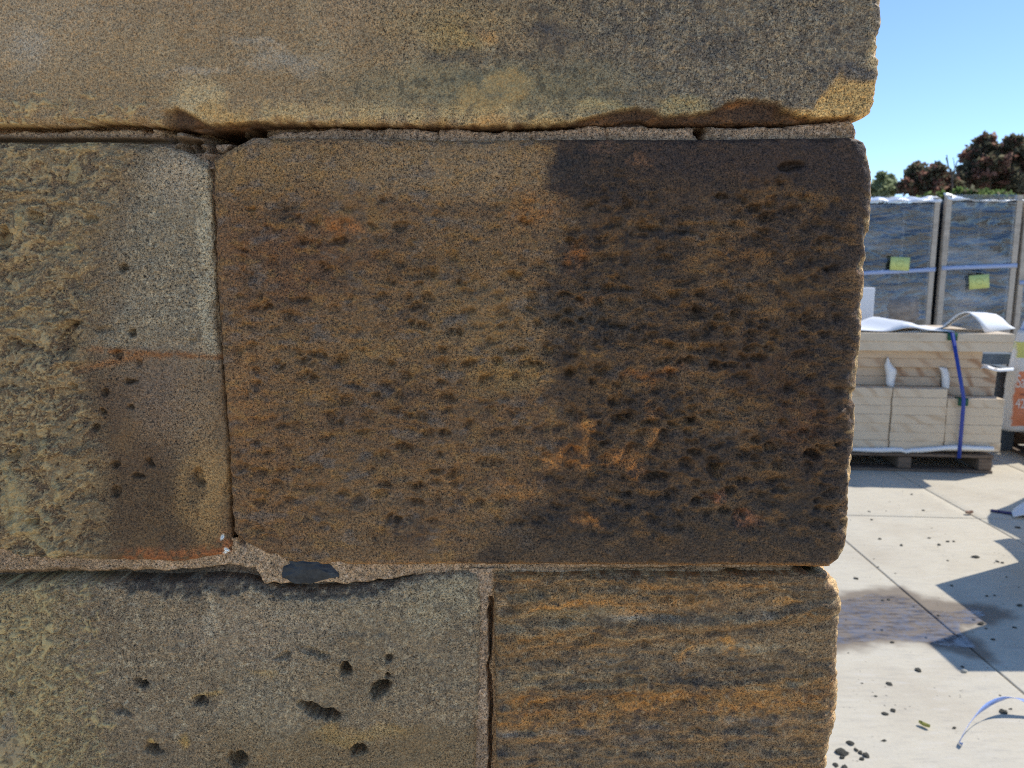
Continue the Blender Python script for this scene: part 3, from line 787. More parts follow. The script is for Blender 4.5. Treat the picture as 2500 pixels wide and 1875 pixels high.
def m_upper(p):
    mortar_base(p)
    lowl = np.interp(p.x, [0, 380, 440, 500, 560, 640], [1, 1, 1, 1, .4, 0])
    p.mix(lowl * .5, (92, 80, 66))
    # bed crest falls back below the upper block
    crest = np.interp(p.x, [0, 100, 300, 370, 450, 520, 560, 600, 680, 760, 900, 1060, 1200, 1310, 1420, 1560, 1700, 1900, 2010, 2070, 2120], [318, 318, 312, 314, 322, 348, 345, 340, 322, 312, 310, 313, 318, 316, 306, 304, 312, 304, 298, 290, 302])
    up = ss(3, -10, p.y - crest + 9 * p.n(90, 4, 606, 1.3, 0.6) + 4 * p.n(18, 3, 613))
    p.depth += 0.018 * up + 0.002
    p.depth += 0.016 * ss(300, 420, p.x) * (1 - ss(600, 650, p.x)) * ss(-.4, .2, p.n(40, 2, 607) - .1)
    p.depth += 0.012 * np.exp(-((p.y - 341) / 5.0) ** 2) * (1 - ss(520, 620, p.x))
    for (cx, cy, rx, ry, d) in ((560, 322, 58, 17, 60), (1722, 320, 11, 20, 60), (475, 362, 16, 16, 12), (500, 340, 20, 16, 8), (345, 314, 5, 9, 8), (375, 318, 4, 8, 8)):
        p.depth += d / 1000. * p.blob(cx, cy, rx, ry, .35)
    bump = p.blob(440, 330, 60, 16, .5, 20) + p.blob(470, 355, 26, 22, .5)
    p.depth -= 0.006 * bump
    p.depth += 0.03 * ss(348, 356, p.y) * ss(600, 640, p.x)
    # hairline cracks
    for cx in (933, 1482, 1065, 1300, 1880):
        p.depth += 0.004 * np.exp(-((p.x - cx - 7 * p.n(30, 2, 608 + cx % 7)) / 2.2) ** 2)
    # end of the bed at the corner bulges and curls back round it
    e = ss(2085, 2135, p.x)
    p.bend += 0.06 * e ** 2
    p.h += 0.003 * ss(1980, 2090, p.x) * p.n(20, 3, 609)
    # left: dark seam washes
    d = (1 - ss(420, 560, p.x)) * np.exp(-((p.y - 338 - 6 * p.n(120, 2, 610)) / 9.) ** 2)
    p.mix(d * .7, (66, 58, 48)); p.soft = np.maximum(p.soft, d * .8)
    p.mix((1 - ss(420, 560, p.x)) * np.exp(-((p.y - 318 - 4 * p.n(90, 2, 611)) / 6.) ** 2) * .6, (128, 110, 84))
mortar(-150, 2136, 262, 410, m_upper)
mortar(-1980, -155, 262, 410, m_upper, step=0.005)
def m_lower(p):
    mortar_base(p, (130, 112, 90))
    p.depth -= 0.003 * ss(560, 640, p.x) * (1 - ss(820, 900, p.x))
    wash = (1 - ss(420, 520, p.x)) * ss(1392, 1412, p.y + 6 * p.n(50, 2, 620))
    p.mix(wash * .6, (84, 72, 58)); p.depth += 0.008 * wash
    dk = ss(1384, 1398, p.y - np.interp(p.x, [0, 400, 520, 620, 640, 700, 800, 900, 1050, 1200], [26, 16, 0, 2, 40, 40, 40, 40, 20, 30]) + 5 * p.n(40, 2, 621)) * (1 - ss(1000, 1150, p.x))
    p.depth += 0.014 * dk; p.mix(dk * .55, (62, 54, 48))
    r = ss(1350, 1500, p.x)
    p.depth += 0.006 * r * ss(1388, 1398, p.y + 4 * p.n(60, 2, 622)); p.mix(r * .4, (112, 92, 68))
    p.depth += 0.010 * ss(1940, 1960, p.x)
    p.mix(ss(1940, 1965, p.x) * .7, (62, 54, 48))
    p.bend += 0.06 * ss(2010, 2060, p.x) ** 2
    for (cx, cy, rx, ry, d) in ((1800, 1398, 30, 5, 10), (1690, 1396, 30, 5, 8), (590, 1325, 8, 20, 8)): p.depth += d / 1000. * p.blob(cx, cy, rx, ry, .4)
mortar(-150, 2050, 1318, 1462, m_lower)
mortar(-2050, -155, 1318, 1462, m_lower, step=0.005)
def m_left(p):
    mortar_base(p, (96, 80, 64))
    p.depth += 0.004 + 0.012 * ss(820, 960, p.y) + 0.006 * p.n(60, 2, 630)
    p.mix(ss(850, 1000, p.y) * .5, (56, 48, 42))
mortar(486, 590, 372, 1346, m_left, step=0.0016)
def m_mid(p):
    mortar_base(p, (128, 112, 94))
    line = np.interp(p.y, [1400, 1460, 1520, 1590, 1640, 1680, 1760, 1875, 2400], [1200, 1198, 1196, 1197, 1190, 1196, 1196, 1194, 1194]) + 4 * p.n(40, 3, 640)
    wd = np.interp(p.y, [1450, 1464, 1500, 1570, 1600, 1620, 1700, 1875], [0, 4, 5.5, 4, 2.5, 2.5, 4.5, 3.5])
    p.depth += 0.024 * (1 - ss(0.6, 1.3, np.abs(p.x - line) / np.maximum(wd, .1)))
    p.depth -= 0.002
    p.depth += 0.004 * ss(line - 2, line + 8, p.x) * ss(1455, 1475, p.y)
    p.mix(ss(line, line + 6, p.x) * .6, (116, 92, 60))
    p.mix(ss(1740, 1780, p.y) * ss(1186, 1180, p.x) * .5, (84, 72, 60))
mortar(1150, 1232, 1392, 2360, m_mid)
# dark chip of slate wedged into the lower bed
def m_chip():
    bm = bmesh.new()
    out = [(686, 1382), (700, 1369), (740, 1366), (775, 1368), (800, 1374), (826, 1398), (828, 1408), (805, 1412), (760, 1424), (720, 1424), (690, 1410)]
    r = random.Random(2)
    f = [bm.verts.new(Vector(P(x, y, D + 0.001 + r.uniform(-.002, .003))) - WALL.location) for x, y in out]
    bk = [bm.verts.new(v.co + Vector((0, .03, 0))) for v in f]
    c = [bm.verts.new(Vector(P(x, y, D - .003)) - WALL.location) for x, y in ((735, 1392), (780, 1390))]
    n = len(f)
    for i in range(n):
        j = (i + 1) % n
        bm.faces.new((f[i], f[j], bk[j], bk[i]))
        k = 0 if f[i].co.x + f[j].co.x < 2 * (c[0].co.x + c[1].co.x) / 2 else 1
        bm.faces.new((f[j], f[i], c[k]))
    for i in range(n):
        j = (i + 1) % n
        ka = 0 if f[i].co.x + f[j].co.x < (c[0].co.x + c[1].co.x) else 1
        h = (i + n - 1) % n
        kb = 0 if f[h].co.x + f[i].co.x < (c[0].co.x + c[1].co.x) else 1
        if ka != kb: bm.faces.new((f[i], c[0], c[1]))
    bmesh.ops.recalc_face_normals(bm, faces=bm.faces[:])
    bmesh.ops.subdivide_edges(bm, edges=bm.edges[:], cuts=2, use_grid_fill=True)
    for v in bm.verts: v.co += Vector((0, r.uniform(-.0008, .0008), 0))
    m = NT("dark_slate"); c_ = m.coord()
    n_ = m.noise(c_, 90, 4, .6)
    m.base(m.ramp(n_, [(.3, (.025, .027, .03)), (.6, (.06, .062, .062)), (.8, (.14, .145, .13))])); m.set(Roughness=.6)
    m.normal(m.bump(m.noise(c_, 300, 4, .6), .6, .002))
    o = link("slate_chip", bm_mesh("slate_chip", bm), m.m, WALL)
m_chip()
# core of the wall, so that no light leaks through the joints
def core():
    m = NT("dark_core_mortar"); m.base(m.ramp(m.noise(m.coord(), 60, 4), [(.3, (.10, .085, .07)), (.7, (.2, .17, .14))])); m.set(Roughness=.95)
    box("core_mortar", (-1.13 - WALL.location.x, 0.262 - WALL.location.x, 0.085, 0.33, -0.2, 2.6), m.m, WALL, bev=0)
core()
#@@PART2
# ------------------------------------------------------------------ paving and ground
def make_paving_material():
    m = NT("pale_concrete_paving")
    c = m.n("NewGeometry").outputs["Position"]
    mp = m.n("Mapping"); mp.inputs["Rotation"].default_value = (0, 0, R(-62)); mp.inputs["Scale"].default_value = (1, 5, 1)
    m.l(c, mp.inputs[0])
    n1 = m.noise(c, 2.2, 5, .6); n2 = m.noise(mp.outputs[0], 9, 5, .62); n3 = m.noise(c, 70, 4, .7); n4 = m.noise(mp.outputs[0], 30, 3, .6)
    col = m.ramp(n1, [(.3, (.53, .465, .355)), (.55, (.61, .55, .43)), (.75, (.56, .515, .42))])
    col = m.mix(m.mrange(n2, .52, .75, 0, .55), col, (.40, .37, .32))
    col = m.mix(m.mrange(n2, .45, .3, 0, .5), col, (.64, .60, .53))
    col = m.mix(m.mrange(n3, .55, .8, 0, .5), col, (.36, .33, .28))
    col = m.mix(m.mrange(n4, .62, .74, 0, .45), col, (.30, .285, .26))
    v = m.n("TexVoronoi"); v.inputs["Scale"].default_value = 34; m.l(c, v.inputs["Vector"])
    dots = m.math('MULTIPLY', m.mrange(v.outputs["Distance"], .10, .16, 1, 0), m.mrange(m.noise(c, 5, 2), .5, .62, 0, 1))
    col = m.mix(m.math('MULTIPLY', dots, .7), col, (.12, .115, .10))
    damp = m.attr("damp").outputs["Fac"]; wet = m.attr("wet").outputs["Fac"]
    col = m.mix(m.math('MULTIPLY', damp, .92), col, m.mix(1.0, col, (.36, .31, .28), 'MULTIPLY'))
    blot = m.mrange(m.noise(mp.outputs[0], 9, 5, .7), .46, .6, 0, 1)
    col = m.mix(m.math('MULTIPLY', m.math('MULTIPLY', wet, blot), .9), col, (.085, .075, .075))
    m.base(col)
    m.l(m.mrange(damp, 0, 1, .85, .6), m.b.inputs["Roughness"])
    m.b.inputs["Specular IOR Level"].default_value = .3
    b = m.bump(n2, .3, .004)
    m.normal(m.bump(n3, m.math('SUBTRACT', .5, m.math('MULTIPLY', damp, .3)), .002, b))
    return m.m
M_PAVE = make_paving_material()
def make_ground():
    m = NT("bare_earth"); c = m.coord()
    m.base(m.ramp(m.noise(c, .8, 6, .6), [(.3, (.16, .13, .10)), (.6, (.30, .26, .2))])); m.set(Roughness=.95)
    bm = bmesh.new()
    bmesh.ops.create_grid(bm, x_segments=20, y_segments=20, size=400)
    o = link("ground", bm_mesh("ground", bm), m.m); o.location = (0, 0, -.016)
    tag(o, kind='structure')
make_ground()
PAV = empty("paving"); tag(PAV, kind='structure')
JX, JW, JY, JL = 1.817, .945, 4.46, 2.5
def cross(x, k): return JY + k * JL - .08 * (x - 2.063)
def along(y, i): return JX + i * JW + .012 * (y - 3.3)
DAMP = [G(*p) for p in ((1990, 1462), (2055, 1450), (2110, 1440), (2170, 1431), (2205, 1432), (2250, 1455), (2300, 1464), (2360, 1474), (2430, 1481), (2474, 1495), (2480, 1507), (2455, 1521), (2400, 1528), (2352, 1531), (2372, 1552), (2402, 1572), (2425, 1596), (2432, 1612), (2412, 1619), (2368, 1610), (2310, 1590), (2262, 1574), (2200, 1572), (2160, 1573), (2120, 1582), (2055, 1590), (1980, 1596))]
WET = [G(*p) for p in ((1990, 1480), (2060, 1466), (2130, 1452), (2190, 1452), (2235, 1468), (2262, 1492), (2320, 1496), (2385, 1487), (2402, 1504), (2392, 1521), (2342, 1527), (2348, 1545), (2372, 1566), (2380, 1582), (2310, 1579), (2262, 1570), (2215, 1569), (2150, 1562), (2100, 1570), (2055, 1574), (1990, 1580))]
def slab_mesh(i, k, nx, ny):
    g = .0036
    ax = lambda n, L: np.concatenate([[0], [.0015 / L], [.004 / L], np.linspace(0, 1, n)[1:-1], [1 - .004 / L], [1 - .0015 / L], [1]])
    s, t = np.meshgrid(ax(nx, JW), ax(ny, JL))
    nx += 4; ny += 4
    y = JY + (k + t) * JL
    for _ in range(3):
        x = along(y, i) + g + s * (along(y, i + 1) - along(y, i) - 2 * g)
        y = cross(x, k) + g + t * (JL - 2 * g)
    ed = np.minimum(np.minimum(s, 1 - s) * JW, np.minimum(t, 1 - t) * JL)
    z = np.where(ed <= 0, -.05, np.where(ed < .003, -.0012, 0.0))
    damp = wet = None
    X, Y = x.ravel(), y.ravel()
    if nx > 30:
        wx = X + .03 * fbm(X * 9, Y * 9, 3, 701); wy = Y + .03 * fbm(X * 9, Y * 9, 3, 702)
        damp = poly_mask(wx, wy, [(p.x, p.y) for p in DAMP], .035)
        wet = poly_mask(wx, wy, [(p.x, p.y) for p in WET], .02)
    return grid_mesh("paving_slab", np.stack([X, Y, z.ravel()], 1), ny, nx, extra={"damp": damp, "wet": wet} if nx > 30 else None)
_e = np.linspace(0, 1, 8)
base_slab = None
def pave():
    for i in range(-5, 9):
        for k in range(-3, 4):
            dense = i in (-1, 0) and k == -1
            me = slab_mesh(i, k, 90 if dense else 14, 230 if dense else 30)
            o = link("paving_slab", me, M_PAVE, PAV)
            o.location.z = random.uniform(-.0015, .0005) if not dense else 0
pave()
def make_puddle():
    m = NT("thin_water")
    m.t.nodes.remove(m.b)
    tr = m.n("BsdfTransparent"); tr.inputs[0].default_value = (.93, .93, .95, 1)
    gl = m.n("BsdfGlossy"); gl.inputs["Roughness"].default_value = .09
    c = m.n("NewGeometry").outputs["Position"]
    gm = m.n("NewGeometry"); dt = m.n("VectorMath", operation='DOT_PRODUCT')
    m.l(gm.outputs["Incoming"], dt.inputs[0]); m.l(gm.outputs["Normal"], dt.inputs[1])
    fres = m.math('ADD', .085, m.math('MULTIPLY', .9, m.math('POWER', m.math('SUBTRACT', 1.0, m.math('ABSOLUTE', dt.outputs["Value"])), 4.0)))
    nb = m.bump(m.noise(c, 30, 3, .6), .25, .003)
    m.l(nb, gl.inputs["Normal"])
    mx = m.n("MixShader")
    m.l(m.math('MULTIPLY', fres, m.mrange(m.noise(c, 18, 5, .7), .44, .58, .08, 1.0)), mx.inputs[0]); m.l(tr.outputs[0], mx.inputs[1]); m.l(gl.outputs[0], mx.inputs[2])
    m.l(mx.outputs[0], m.out.inputs["Surface"])
    bm = bmesh.new()
    n = len(WET); vs = []
    for i in range(n):
        a, b = WET[i], WET[(i + 1) % n]
        for t in range(6):
            q = a.lerp(b, t / 6)
            d = .018 * float(fbm(q.x * 14, q.y * 14, 3, 703)); e = .018 * float(fbm(q.x * 14, q.y * 14, 3, 704))
            vs.append(bm.verts.new((q.x + d, q.y + e, .0035)))
    bm.faces.new(vs)
    bmesh.ops.recalc_face_normals(bm, faces=bm.faces[:])
    o = link("puddle", bm_mesh("puddle", bm), m.m); tag(o, kind='structure')
    for f in o.data.polygons:
        if f.normal.z < 0: o.data.flip_normals(); break
make_puddle()

# ------------------------------------------------------------------ materials of the yard
def simple(name, c, rough=.6, bump=None, var=None, scale=20):
    m = NT(name)
    if var:
        k = m.noise(m.coord(), scale, 5, .6)
        m.base(m.ramp(k, [(.3, c), (.7, var)]))
    else: m.set(Base_Color=(*c, 1))
    m.set(Roughness=rough)
    if bump: m.normal(m.bump(m.noise(m.coord(), bump[0], 4, .6), bump[1], bump[2]))
    return m.m
def make_sawn(name, pale, band, amount, seed):
    m = NT(name)
    c = m.coord(); oi = m.n("ObjectInfo")
    ad = m.n("VectorMath", operation='ADD'); mul = m.n("VectorMath", operation='SCALE')
    cx = m.n("CombineXYZ"); m.l(oi.outputs["Random"], cx.inputs[0]); m.l(oi.outputs["Random"], cx.inputs[2])
    m.l(cx.outputs[0], mul.inputs[0]); mul.inputs["Scale"].default_value = 37 + seed
    m.l(c, ad.inputs[0]); m.l(mul.outputs[0], ad.inputs[1])
    v = ad.outputs[0]
    wv = m.n("TexWave", wave_type='RINGS', rings_direction='Y'); wv.inputs["Scale"].default_value = 3.4; wv.inputs["Distortion"].default_value = 7.0; wv.inputs["Detail"].default_value = 2.5; wv.inputs["Detail Scale"].default_value = .9
    m.l(v, wv.inputs["Vector"])
    f = m.math('MULTIPLY', m.mrange(wv.outputs["Fac"], .45, 1.0, 0, 1), m.mrange(m.noise(v, 2.6, 3), .42, .62, 0, amount))
    col = m.mix(f, m.ramp(m.noise(v, 5, 4), [(.3, pale), (.7, tuple(x * 1.1 for x in pale))]), band)
    col = m.mix(m.mrange(m.noise(v, 260, 2), .4, .75, 0, .22), col, (.3, .25, .19))
    m.base(col); m.set(Roughness=.85); m.normal(m.bump(m.noise(v, 420, 3, .6), .3, .001))
    return m.m
M_SAWN = make_sawn("sawn_pale_sandstone", (.70, .575, .42), (.50, .33, .18), .5, 0)
M_SAWNB = make_sawn("sawn_banded_sandstone", (.62, .48, .34), (.40, .23, .13), .95, 5)
M_FOAM = simple("white_packing_foam", (.82, .83, .84), .6, (60, .15, .004))
M_BLUE = simple("blue_strap_plastic", (.025, .055, .33), .35)
M_BLUE2 = simple("dark_blue_strap_plastic", (.012, .02, .13), .4)
M_GREEN = simple("green_plastic", (.01, .09, .04), .5)
M_BLUESTONE = simple("blue_grey_stone", (.085, .115, .15), .8, (50, .3, .002), (.13, .165, .2), 8)
def make_timber(name, a, b):
    m = NT(name); c = m.coord("Object", (2, 30, 30))
    n_ = m.noise(c, 1.6, 5, .65, .6)
    m.base(m.mix(m.mrange(m.noise(m.coord(), 9, 3), .5, .75, 0, .5), m.ramp(n_, [(.28, a), (.7, b)]), tuple(x * .45 for x in a)))
    m.set(Roughness=.85); m.normal(m.bump(n_, .5, .003))
    return m.m
M_WOOD = make_timber("weathered_pallet_timber", (.10, .068, .048), (.24, .175, .125))
M_POST = make_timber("pale_crate_timber", (.50, .41, .32), (.66, .57, .46))

# ------------------------------------------------------------------ pallets
def pallet(label, loc, rz, W, Dp, H, front_px=None):
    t = empty("timber_pallet", loc, rz)
    tag(t, label, "pallet")
    bt, st = .022, .09
    n = 7
    for k in range(n):
        y0 = k * (Dp - .11) / (n - 1)
        box("deck_board", (-W, 0, y0, y0 + .11, H - bt, H + random.uniform(-.001, .001)), M_WOOD, t, .003, .002)
    for k in range(3):
        x0 = -W + .006 + k * (W - st - .012) / 2
        box("bearer", (x0, x0 + st, .004, Dp - .004, bt + .002, H - bt - .002), M_WOOD, t, .004, .003)
    for k in range(3):
        y0 = k * (Dp - .12) / 2
        box("base_board", (-W, 0, y0, y0 + .12, 0, bt), M_WOOD, t, .003, .002)
    return t
YAW = math.atan2(5.385 - 5.485, 3.465 - 2.528)
O = Vector((3.468, 5.385, 0))
U_ = Vector((math.cos(YAW), math.sin(YAW), 0)); V_ = Vector((-math.sin(YAW), math.cos(YAW), 0))
def FP(x, y, b=0.0):
    """photo point on the vertical plane b metres behind the front of the pallet -> (a, z)"""
    a, f, u = [float(q) for q in ray(x, y)]
    d = Vector((a, f, u)); o = Vector((0, 0, EYE))
    t = ((O + V_ * b - o).dot(V_)) / d.dot(V_)
    p = o + d * t
    return (p - O).dot(U_), p.z
def W3(a, b, z): return O + U_ * a + V_ * b + Vector((0, 0, z))
PH = .135
pallet("weathered brown timber pallet carrying the pale strapped sandstone slabs", O, YAW, 1.22, 1.1, PH)

# ------------------------------------------------------------------ sawn sandstone on the pallet
ORD = ["top", "second", "third", "fourth", "fifth", "sixth", "bottom"]
def stone(name, label, a0, a1, b0, b1, z0, z1, mat, group):
    o = box(name, (a0, a1, b0, b1, z0, z1), mat, None, .0018, .0006)
    o.location = O; o.rotation_euler = (0, 0, YAW)
    return tag(o, label, "stone slab", group)
GR = "sawn sandstone slabs strapped on the pallet"
zb = PH + .024
def column(a0, a1, b0, ztop, n, where):
    h = (ztop - zb) / n
    for k in range(n):
        stone("sandstone_slab", "pale sawn sandstone slab, %s one of the %s column on the pallet" % ((ORD[:n - 1] + ["bottom"])[k], where),
              a0 + random.uniform(-.003, .003), a1 + random.uniform(-.003, .003), b0 + random.uniform(0, .006), b0 + .42, ztop - (k + 1) * h + .0008, ztop - k * h - .0002, M_SAWN, GR)
aj1, _ = FP(2175, 1020, .02); aj2, _ = FP(2309, 1030, .02); ar, _ = FP(2448, 1030, .02)
_, zt_mid = FP(2240, 949, .02); _, zt_r = FP(2380, 974, .02); _, zt_l = FP(2140, 947, .02)
column(-1.21, aj1 - .004, .02, zt_l, 7, "left")
column(aj1 + .004, aj2 - .004, .015, zt_mid, 7, "middle")
column(aj2 + .004, ar, .02, zt_r, 6, "right")
# second tier, set back
B2 = .14
_, zt2 = FP(2240, 897, B2)
def tier2(x0, x1, ztop, zbase, n, mat, where, a0=None):
    q0 = a0 if a0 is not None else FP(x0, 920, B2)[0]; q1 = FP(x1, 920, B2)[0]
    h = (ztop - zbase) / n
    for k in range(n):
        stone("sandstone_slab", "%s sawn sandstone slab in the %s of the set back second tier" % (["upper", "lower", "lowest"][k] if n > 2 or k == 0 else "lower", where), q0, q1, B2 + random.uniform(0, .01), B2 + .5, ztop - (k + 1) * h + .001, ztop - k * h - .001, mat, GR)
tier2(0, 2166, zt2, zt_l + .002, 2, M_SAWNB, "left", -1.2)
tier2(2184, 2297, zt2, zt_mid + .002, 2, M_SAWNB, "middle")
tier2(2314, 2433, zt2, zt_r + .002, 3, M_SAWNB, "right")
# long pieces above
B3 = .1
_, z3 = FP(2240, 854.5, B3); a3 = FP(2398, 875, B3)[0]
zm3 = zt2 + .004 + (z3 - zt2) * .5
stone("sandstone_beam", "long banded brown sandstone piece directly under the two pale lintels", -1.2, a3, B3, B3 + .3, zm3 + .001, z3, M_SAWNB, "long sandstone pieces on top of the load")
stone("sandstone_beam", "long brown sandstone piece lying on the second tier of slabs", -1.2, a3 + .004, B3 + .012, B3 + .31, zt2 + .004, zm3 - .001, M_SAWNB, "long sandstone pieces on top of the load")
_, z4 = FP(2300, 835, .01); _, z5 = FP(2300, 814, .01); a4 = FP(2474, 844, .01)[0]; a5 = FP(2477, 822, .01)[0]
stone("sandstone_lintel", "lower of the two long pale lintels with a small notch at its right end", -1.21, a4, .012, .36, z3 + .002, z4, M_SAWN, "long sandstone pieces on top of the load")
stone("sandstone_lintel", "topmost long pale sandstone lintel under the white foam", -1.21, a5, .005, .38, z4 + .002, z5, M_SAWN, "long sandstone pieces on top of the load")
stone("sandstone_beam", "pale sandstone piece on the far side of the topmost lintel", -1.2, a5 - .12, .42, .8, z3 + .002, z5 - .002, M_SAWN, "long sandstone pieces on top of the load")
# dark stone stored behind
a6, z6 = FP(2398, 863, .75); a7, _ = FP(2480, 863, .75); _, z7 = FP(2430, 889, .75); _, z8 = FP(2430, 902, .75)
b_ = box("bluestone_block", (a6, a7, .75, 1.05, z7, z6), M_BLUESTONE, None, .004); b_.location = O; b_.rotation_euler = (0, 0, YAW)
tag(b_, "dark blue grey stone block lying on foam behind the sandstone load", "stone block", "blue grey stone behind the load")
a9, _ = FP(2420, 930, .75)
b_ = box("bluestone_block", (a9, a7 + .05, .745, 1.06, 0.0, z8), M_BLUESTONE, None, .004); b_.location = O; b_.rotation_euler = (0, 0, YAW)
tag(b_, "tall blue grey stone block standing under the smaller dark block", "stone block", "blue grey stone behind the load")

# ------------------------------------------------------------------ foam sheets, strap, corner guards
def sheet(name, label, pts, mat, cat, th=.004, group=None):
    o = link(name, sheet_mesh(name, pts, th), mat)
    return tag(o, label, cat, group)
GF = "white foam packing sheets around the sandstone load"
def ribbon_px(lft, rgt, b0, bulge, n=14, m=7):
    lft, rgt = np.array(lft, float), np.array(rgt, float)
    ys = np.linspace(0, 1, n); rows = []
    tl = np.linspace(0, 1, len(lft)); tr_ = np.linspace(0, 1, len(rgt))
    for t in ys:
        L = [np.interp(t, tl, lft[:, k]) for k in (0, 1)]; Rr = [np.interp(t, tr_, rgt[:, k]) for k in (0, 1)]
        row = []
        for s in np.linspace(0, 1, m):
            b = b0 - bulge * math.sin(math.pi * s) * (.5 + .5 * math.sin(math.pi * t))
            a, z = FP(L[0] + (Rr[0] - L[0]) * s, L[1] + (Rr[1] - L[1]) * s, b)
            row.append(W3(a, b, z))
        rows.append(row)
    return rows
sheet("foam_sheet", "white foam slip curling out of the gap left of the middle slabs", ribbon_px([(2167, 871), (2159, 893), (2163, 912), (2164, 940)], [(2168, 872), (2176, 890), (2190, 905), (2184, 928), (2181, 948)], .10, .05), M_FOAM, "foam sheet", .003, GF)
sheet("foam_sheet", "white foam slip sticking out between the middle and right slabs", ribbon_px([(2292, 896), (2298, 908), (2299, 928), (2300, 945)], [(2312, 899), (2317, 915), (2318, 932), (2316, 950)], .11, .03), M_FOAM, "foam sheet", .003, GF)
def base_foam():
    rows = []
    xs = [2040, 2090, 2120, 2150, 2180, 2200, 2212, 2225, 2250, 2280, 2310, 2330, 2350, 2380, 2425]
    yt = [1094, 1094, 1094, 1094, 1093, 1094, 1099, 1095, 1093, 1091, 1088, 1087, 1087, 1089, 1091]
    yb = [1100, 1101, 1103, 1104, 1103, 1103, 1106, 1104, 1104, 1101, 1098, 1098, 1098, 1099, 1099]
    front = []
    for b, y_ in ((.6, None), (.03, 't'), (-.004, 't'), (-.012, 'm'), (-.006, 'b')):
        row = []
        for x, t, bb in zip(xs, yt, yb):
            a, z0 = FP(x, t, 0); _, z1 = FP(x, bb, 0)
            a = min(a, -.005)
            z = PH + .008 if y_ is None else (PH + .02 if b > 0 else {'t': z0, 'm': (z0 + z1) / 2, 'b': z1}[y_])
            row.append(W3(a, b, max(z, PH - .02) if b < 0 else z))
        rows.append(row)
    sheet("foam_sheet", "wavy white foam sheet between the pallet deck and the bottom slabs", rows, M_FOAM, "foam sheet", .003, GF)
base_foam()
def arch():
    # a sheet curled to a half barrel on the top lintel, with a flat tongue to the left
    prof_f = [(2190, 811), (2240, 809), (2275, 806), (2300, 798), (2318, 782), (2335, 768), (2352, 761), (2368, 763), (2382, 774), (2395, 790), (2405, 811)]
    prof_b = [(2285, 806), (2300, 803), (2315, 797), (2325, 788), (2345, 775), (2372, 764), (2405, 763), (2432, 767), (2448, 777), (2462, 792), (2478, 812)]
    rows = []
    for t in np.linspace(0, 1, 7):
        row = []
        for k in range(len(prof_f)):
            b = .06 + .42 * t
            a, z = FP(prof_f[k][0] * (1 - t) + prof_b[k][0] * t, prof_f[k][1], .06)
            a2, z2 = FP(prof_f[k][0] * (1 - t) + prof_b[k][0] * t, prof_f[k][1] * (1 - t) + prof_b[k][1] * t, b)
            row.append(W3(a2, b, max(z2, z5 + .004)))
        rows.append(row)
    sheet("foam_sheet", "big white foam sheet curled into an arch on top of the load", rows, M_FOAM, "foam sheet", .005, GF)
    rows = []
    for t in np.linspace(0, 1, 8):
        row = []
        b = .03 + .5 * t
        for k, s in enumerate(np.linspace(0, 1, 22)):
            a = -1.15 + s * .82
            hump = .07 * math.exp(-((s - .62 + .1 * t) / .13) ** 2) * (1 - .3 * t) + .012 * math.sin(9 * s + 2 * t) + .015 * t
            row.append(W3(a, b, z5 + .012 + max(0, hump) * ss(0, .25, np.float64(t + .12))))
        rows.append(row)
    sheet("foam_sheet", "flat rumpled white foam sheet left of the arched one on the load", rows, M_FOAM, "foam sheet", .004, GF)
    rows = [[W3(FP(x, y + dy, b)[0], b, FP(x, y + dy, b)[1]) for x, y in ((2394, 893), (2402, 890), (2415, 894), (2430, 899), (2442, 900), (2475, 898))] for b, dy in ((.12, 6), (.16, 0), (.5, -1), (.74, 3))]
    sheet("foam_sheet", "white foam strip poking out right of the long brown pieces", rows, M_FOAM, "foam sheet", .006, GF)
    a, z = FP(2120, 760, 1.0)
    o = box("foam_board", (a - .3, FP(2134, 745, 1.0)[0], 1.0, 1.05, 0, FP(2128, 702, 1.0)[1]), M_FOAM, None, .004); o.location = O; o.rotation_euler = (0, 0, YAW)
    tag(o, "white foam board standing upright behind the load beside the wall", "foam board")
arch()
def strap(name, label, pts, width, wdir, mat, th=.0015, group=None):
    rows = [[Vector(p) - wdir * width / 2, Vector(p) + wdir * width / 2] for p in pts]
    return sheet(name, label, rows, mat, "strap", th, group)
sa = [(FP(2324, 814, 0)[0], -.004, z5 + .006), (FP(2352, 972, 0)[0], -.006, zt_r + .006), (FP(2351, 985, 0)[0], -.008, zt_r - .03), (FP(2340, 1104, 0)[0], -.016, PH - .02), (FP(2340, 1110, 0)[0], .03, PH - .03)]
pts = [W3(sa[0][0] - .01, .36, z5 + .006), W3(sa[0][0], .02, z5 + .006)] + [W3(*q) for q in sa]
strap("load_strap", "bright blue plastic strap drawn tight down the front of the sandstone load", pts, .027, U_, M_BLUE)
for (x, y, z, lb) in ((2325, 821, z5, "green corner guard under the blue strap on the topmost lintel"), (2351, 982, zt_r, "green corner guard under the blue strap on the right column")):
    a, _ = FP(x, y, 0)
    rows = [[W3(a - .034, b, zz), W3(a + .034, b, zz)] for b, zz in ((.07, z + .004), (-.001, z + .004), (-.0022, z - .048))]
    sheet("corner_guard", lb, rows, M_GREEN, "corner guard", .003, "green corner guards under the strap")

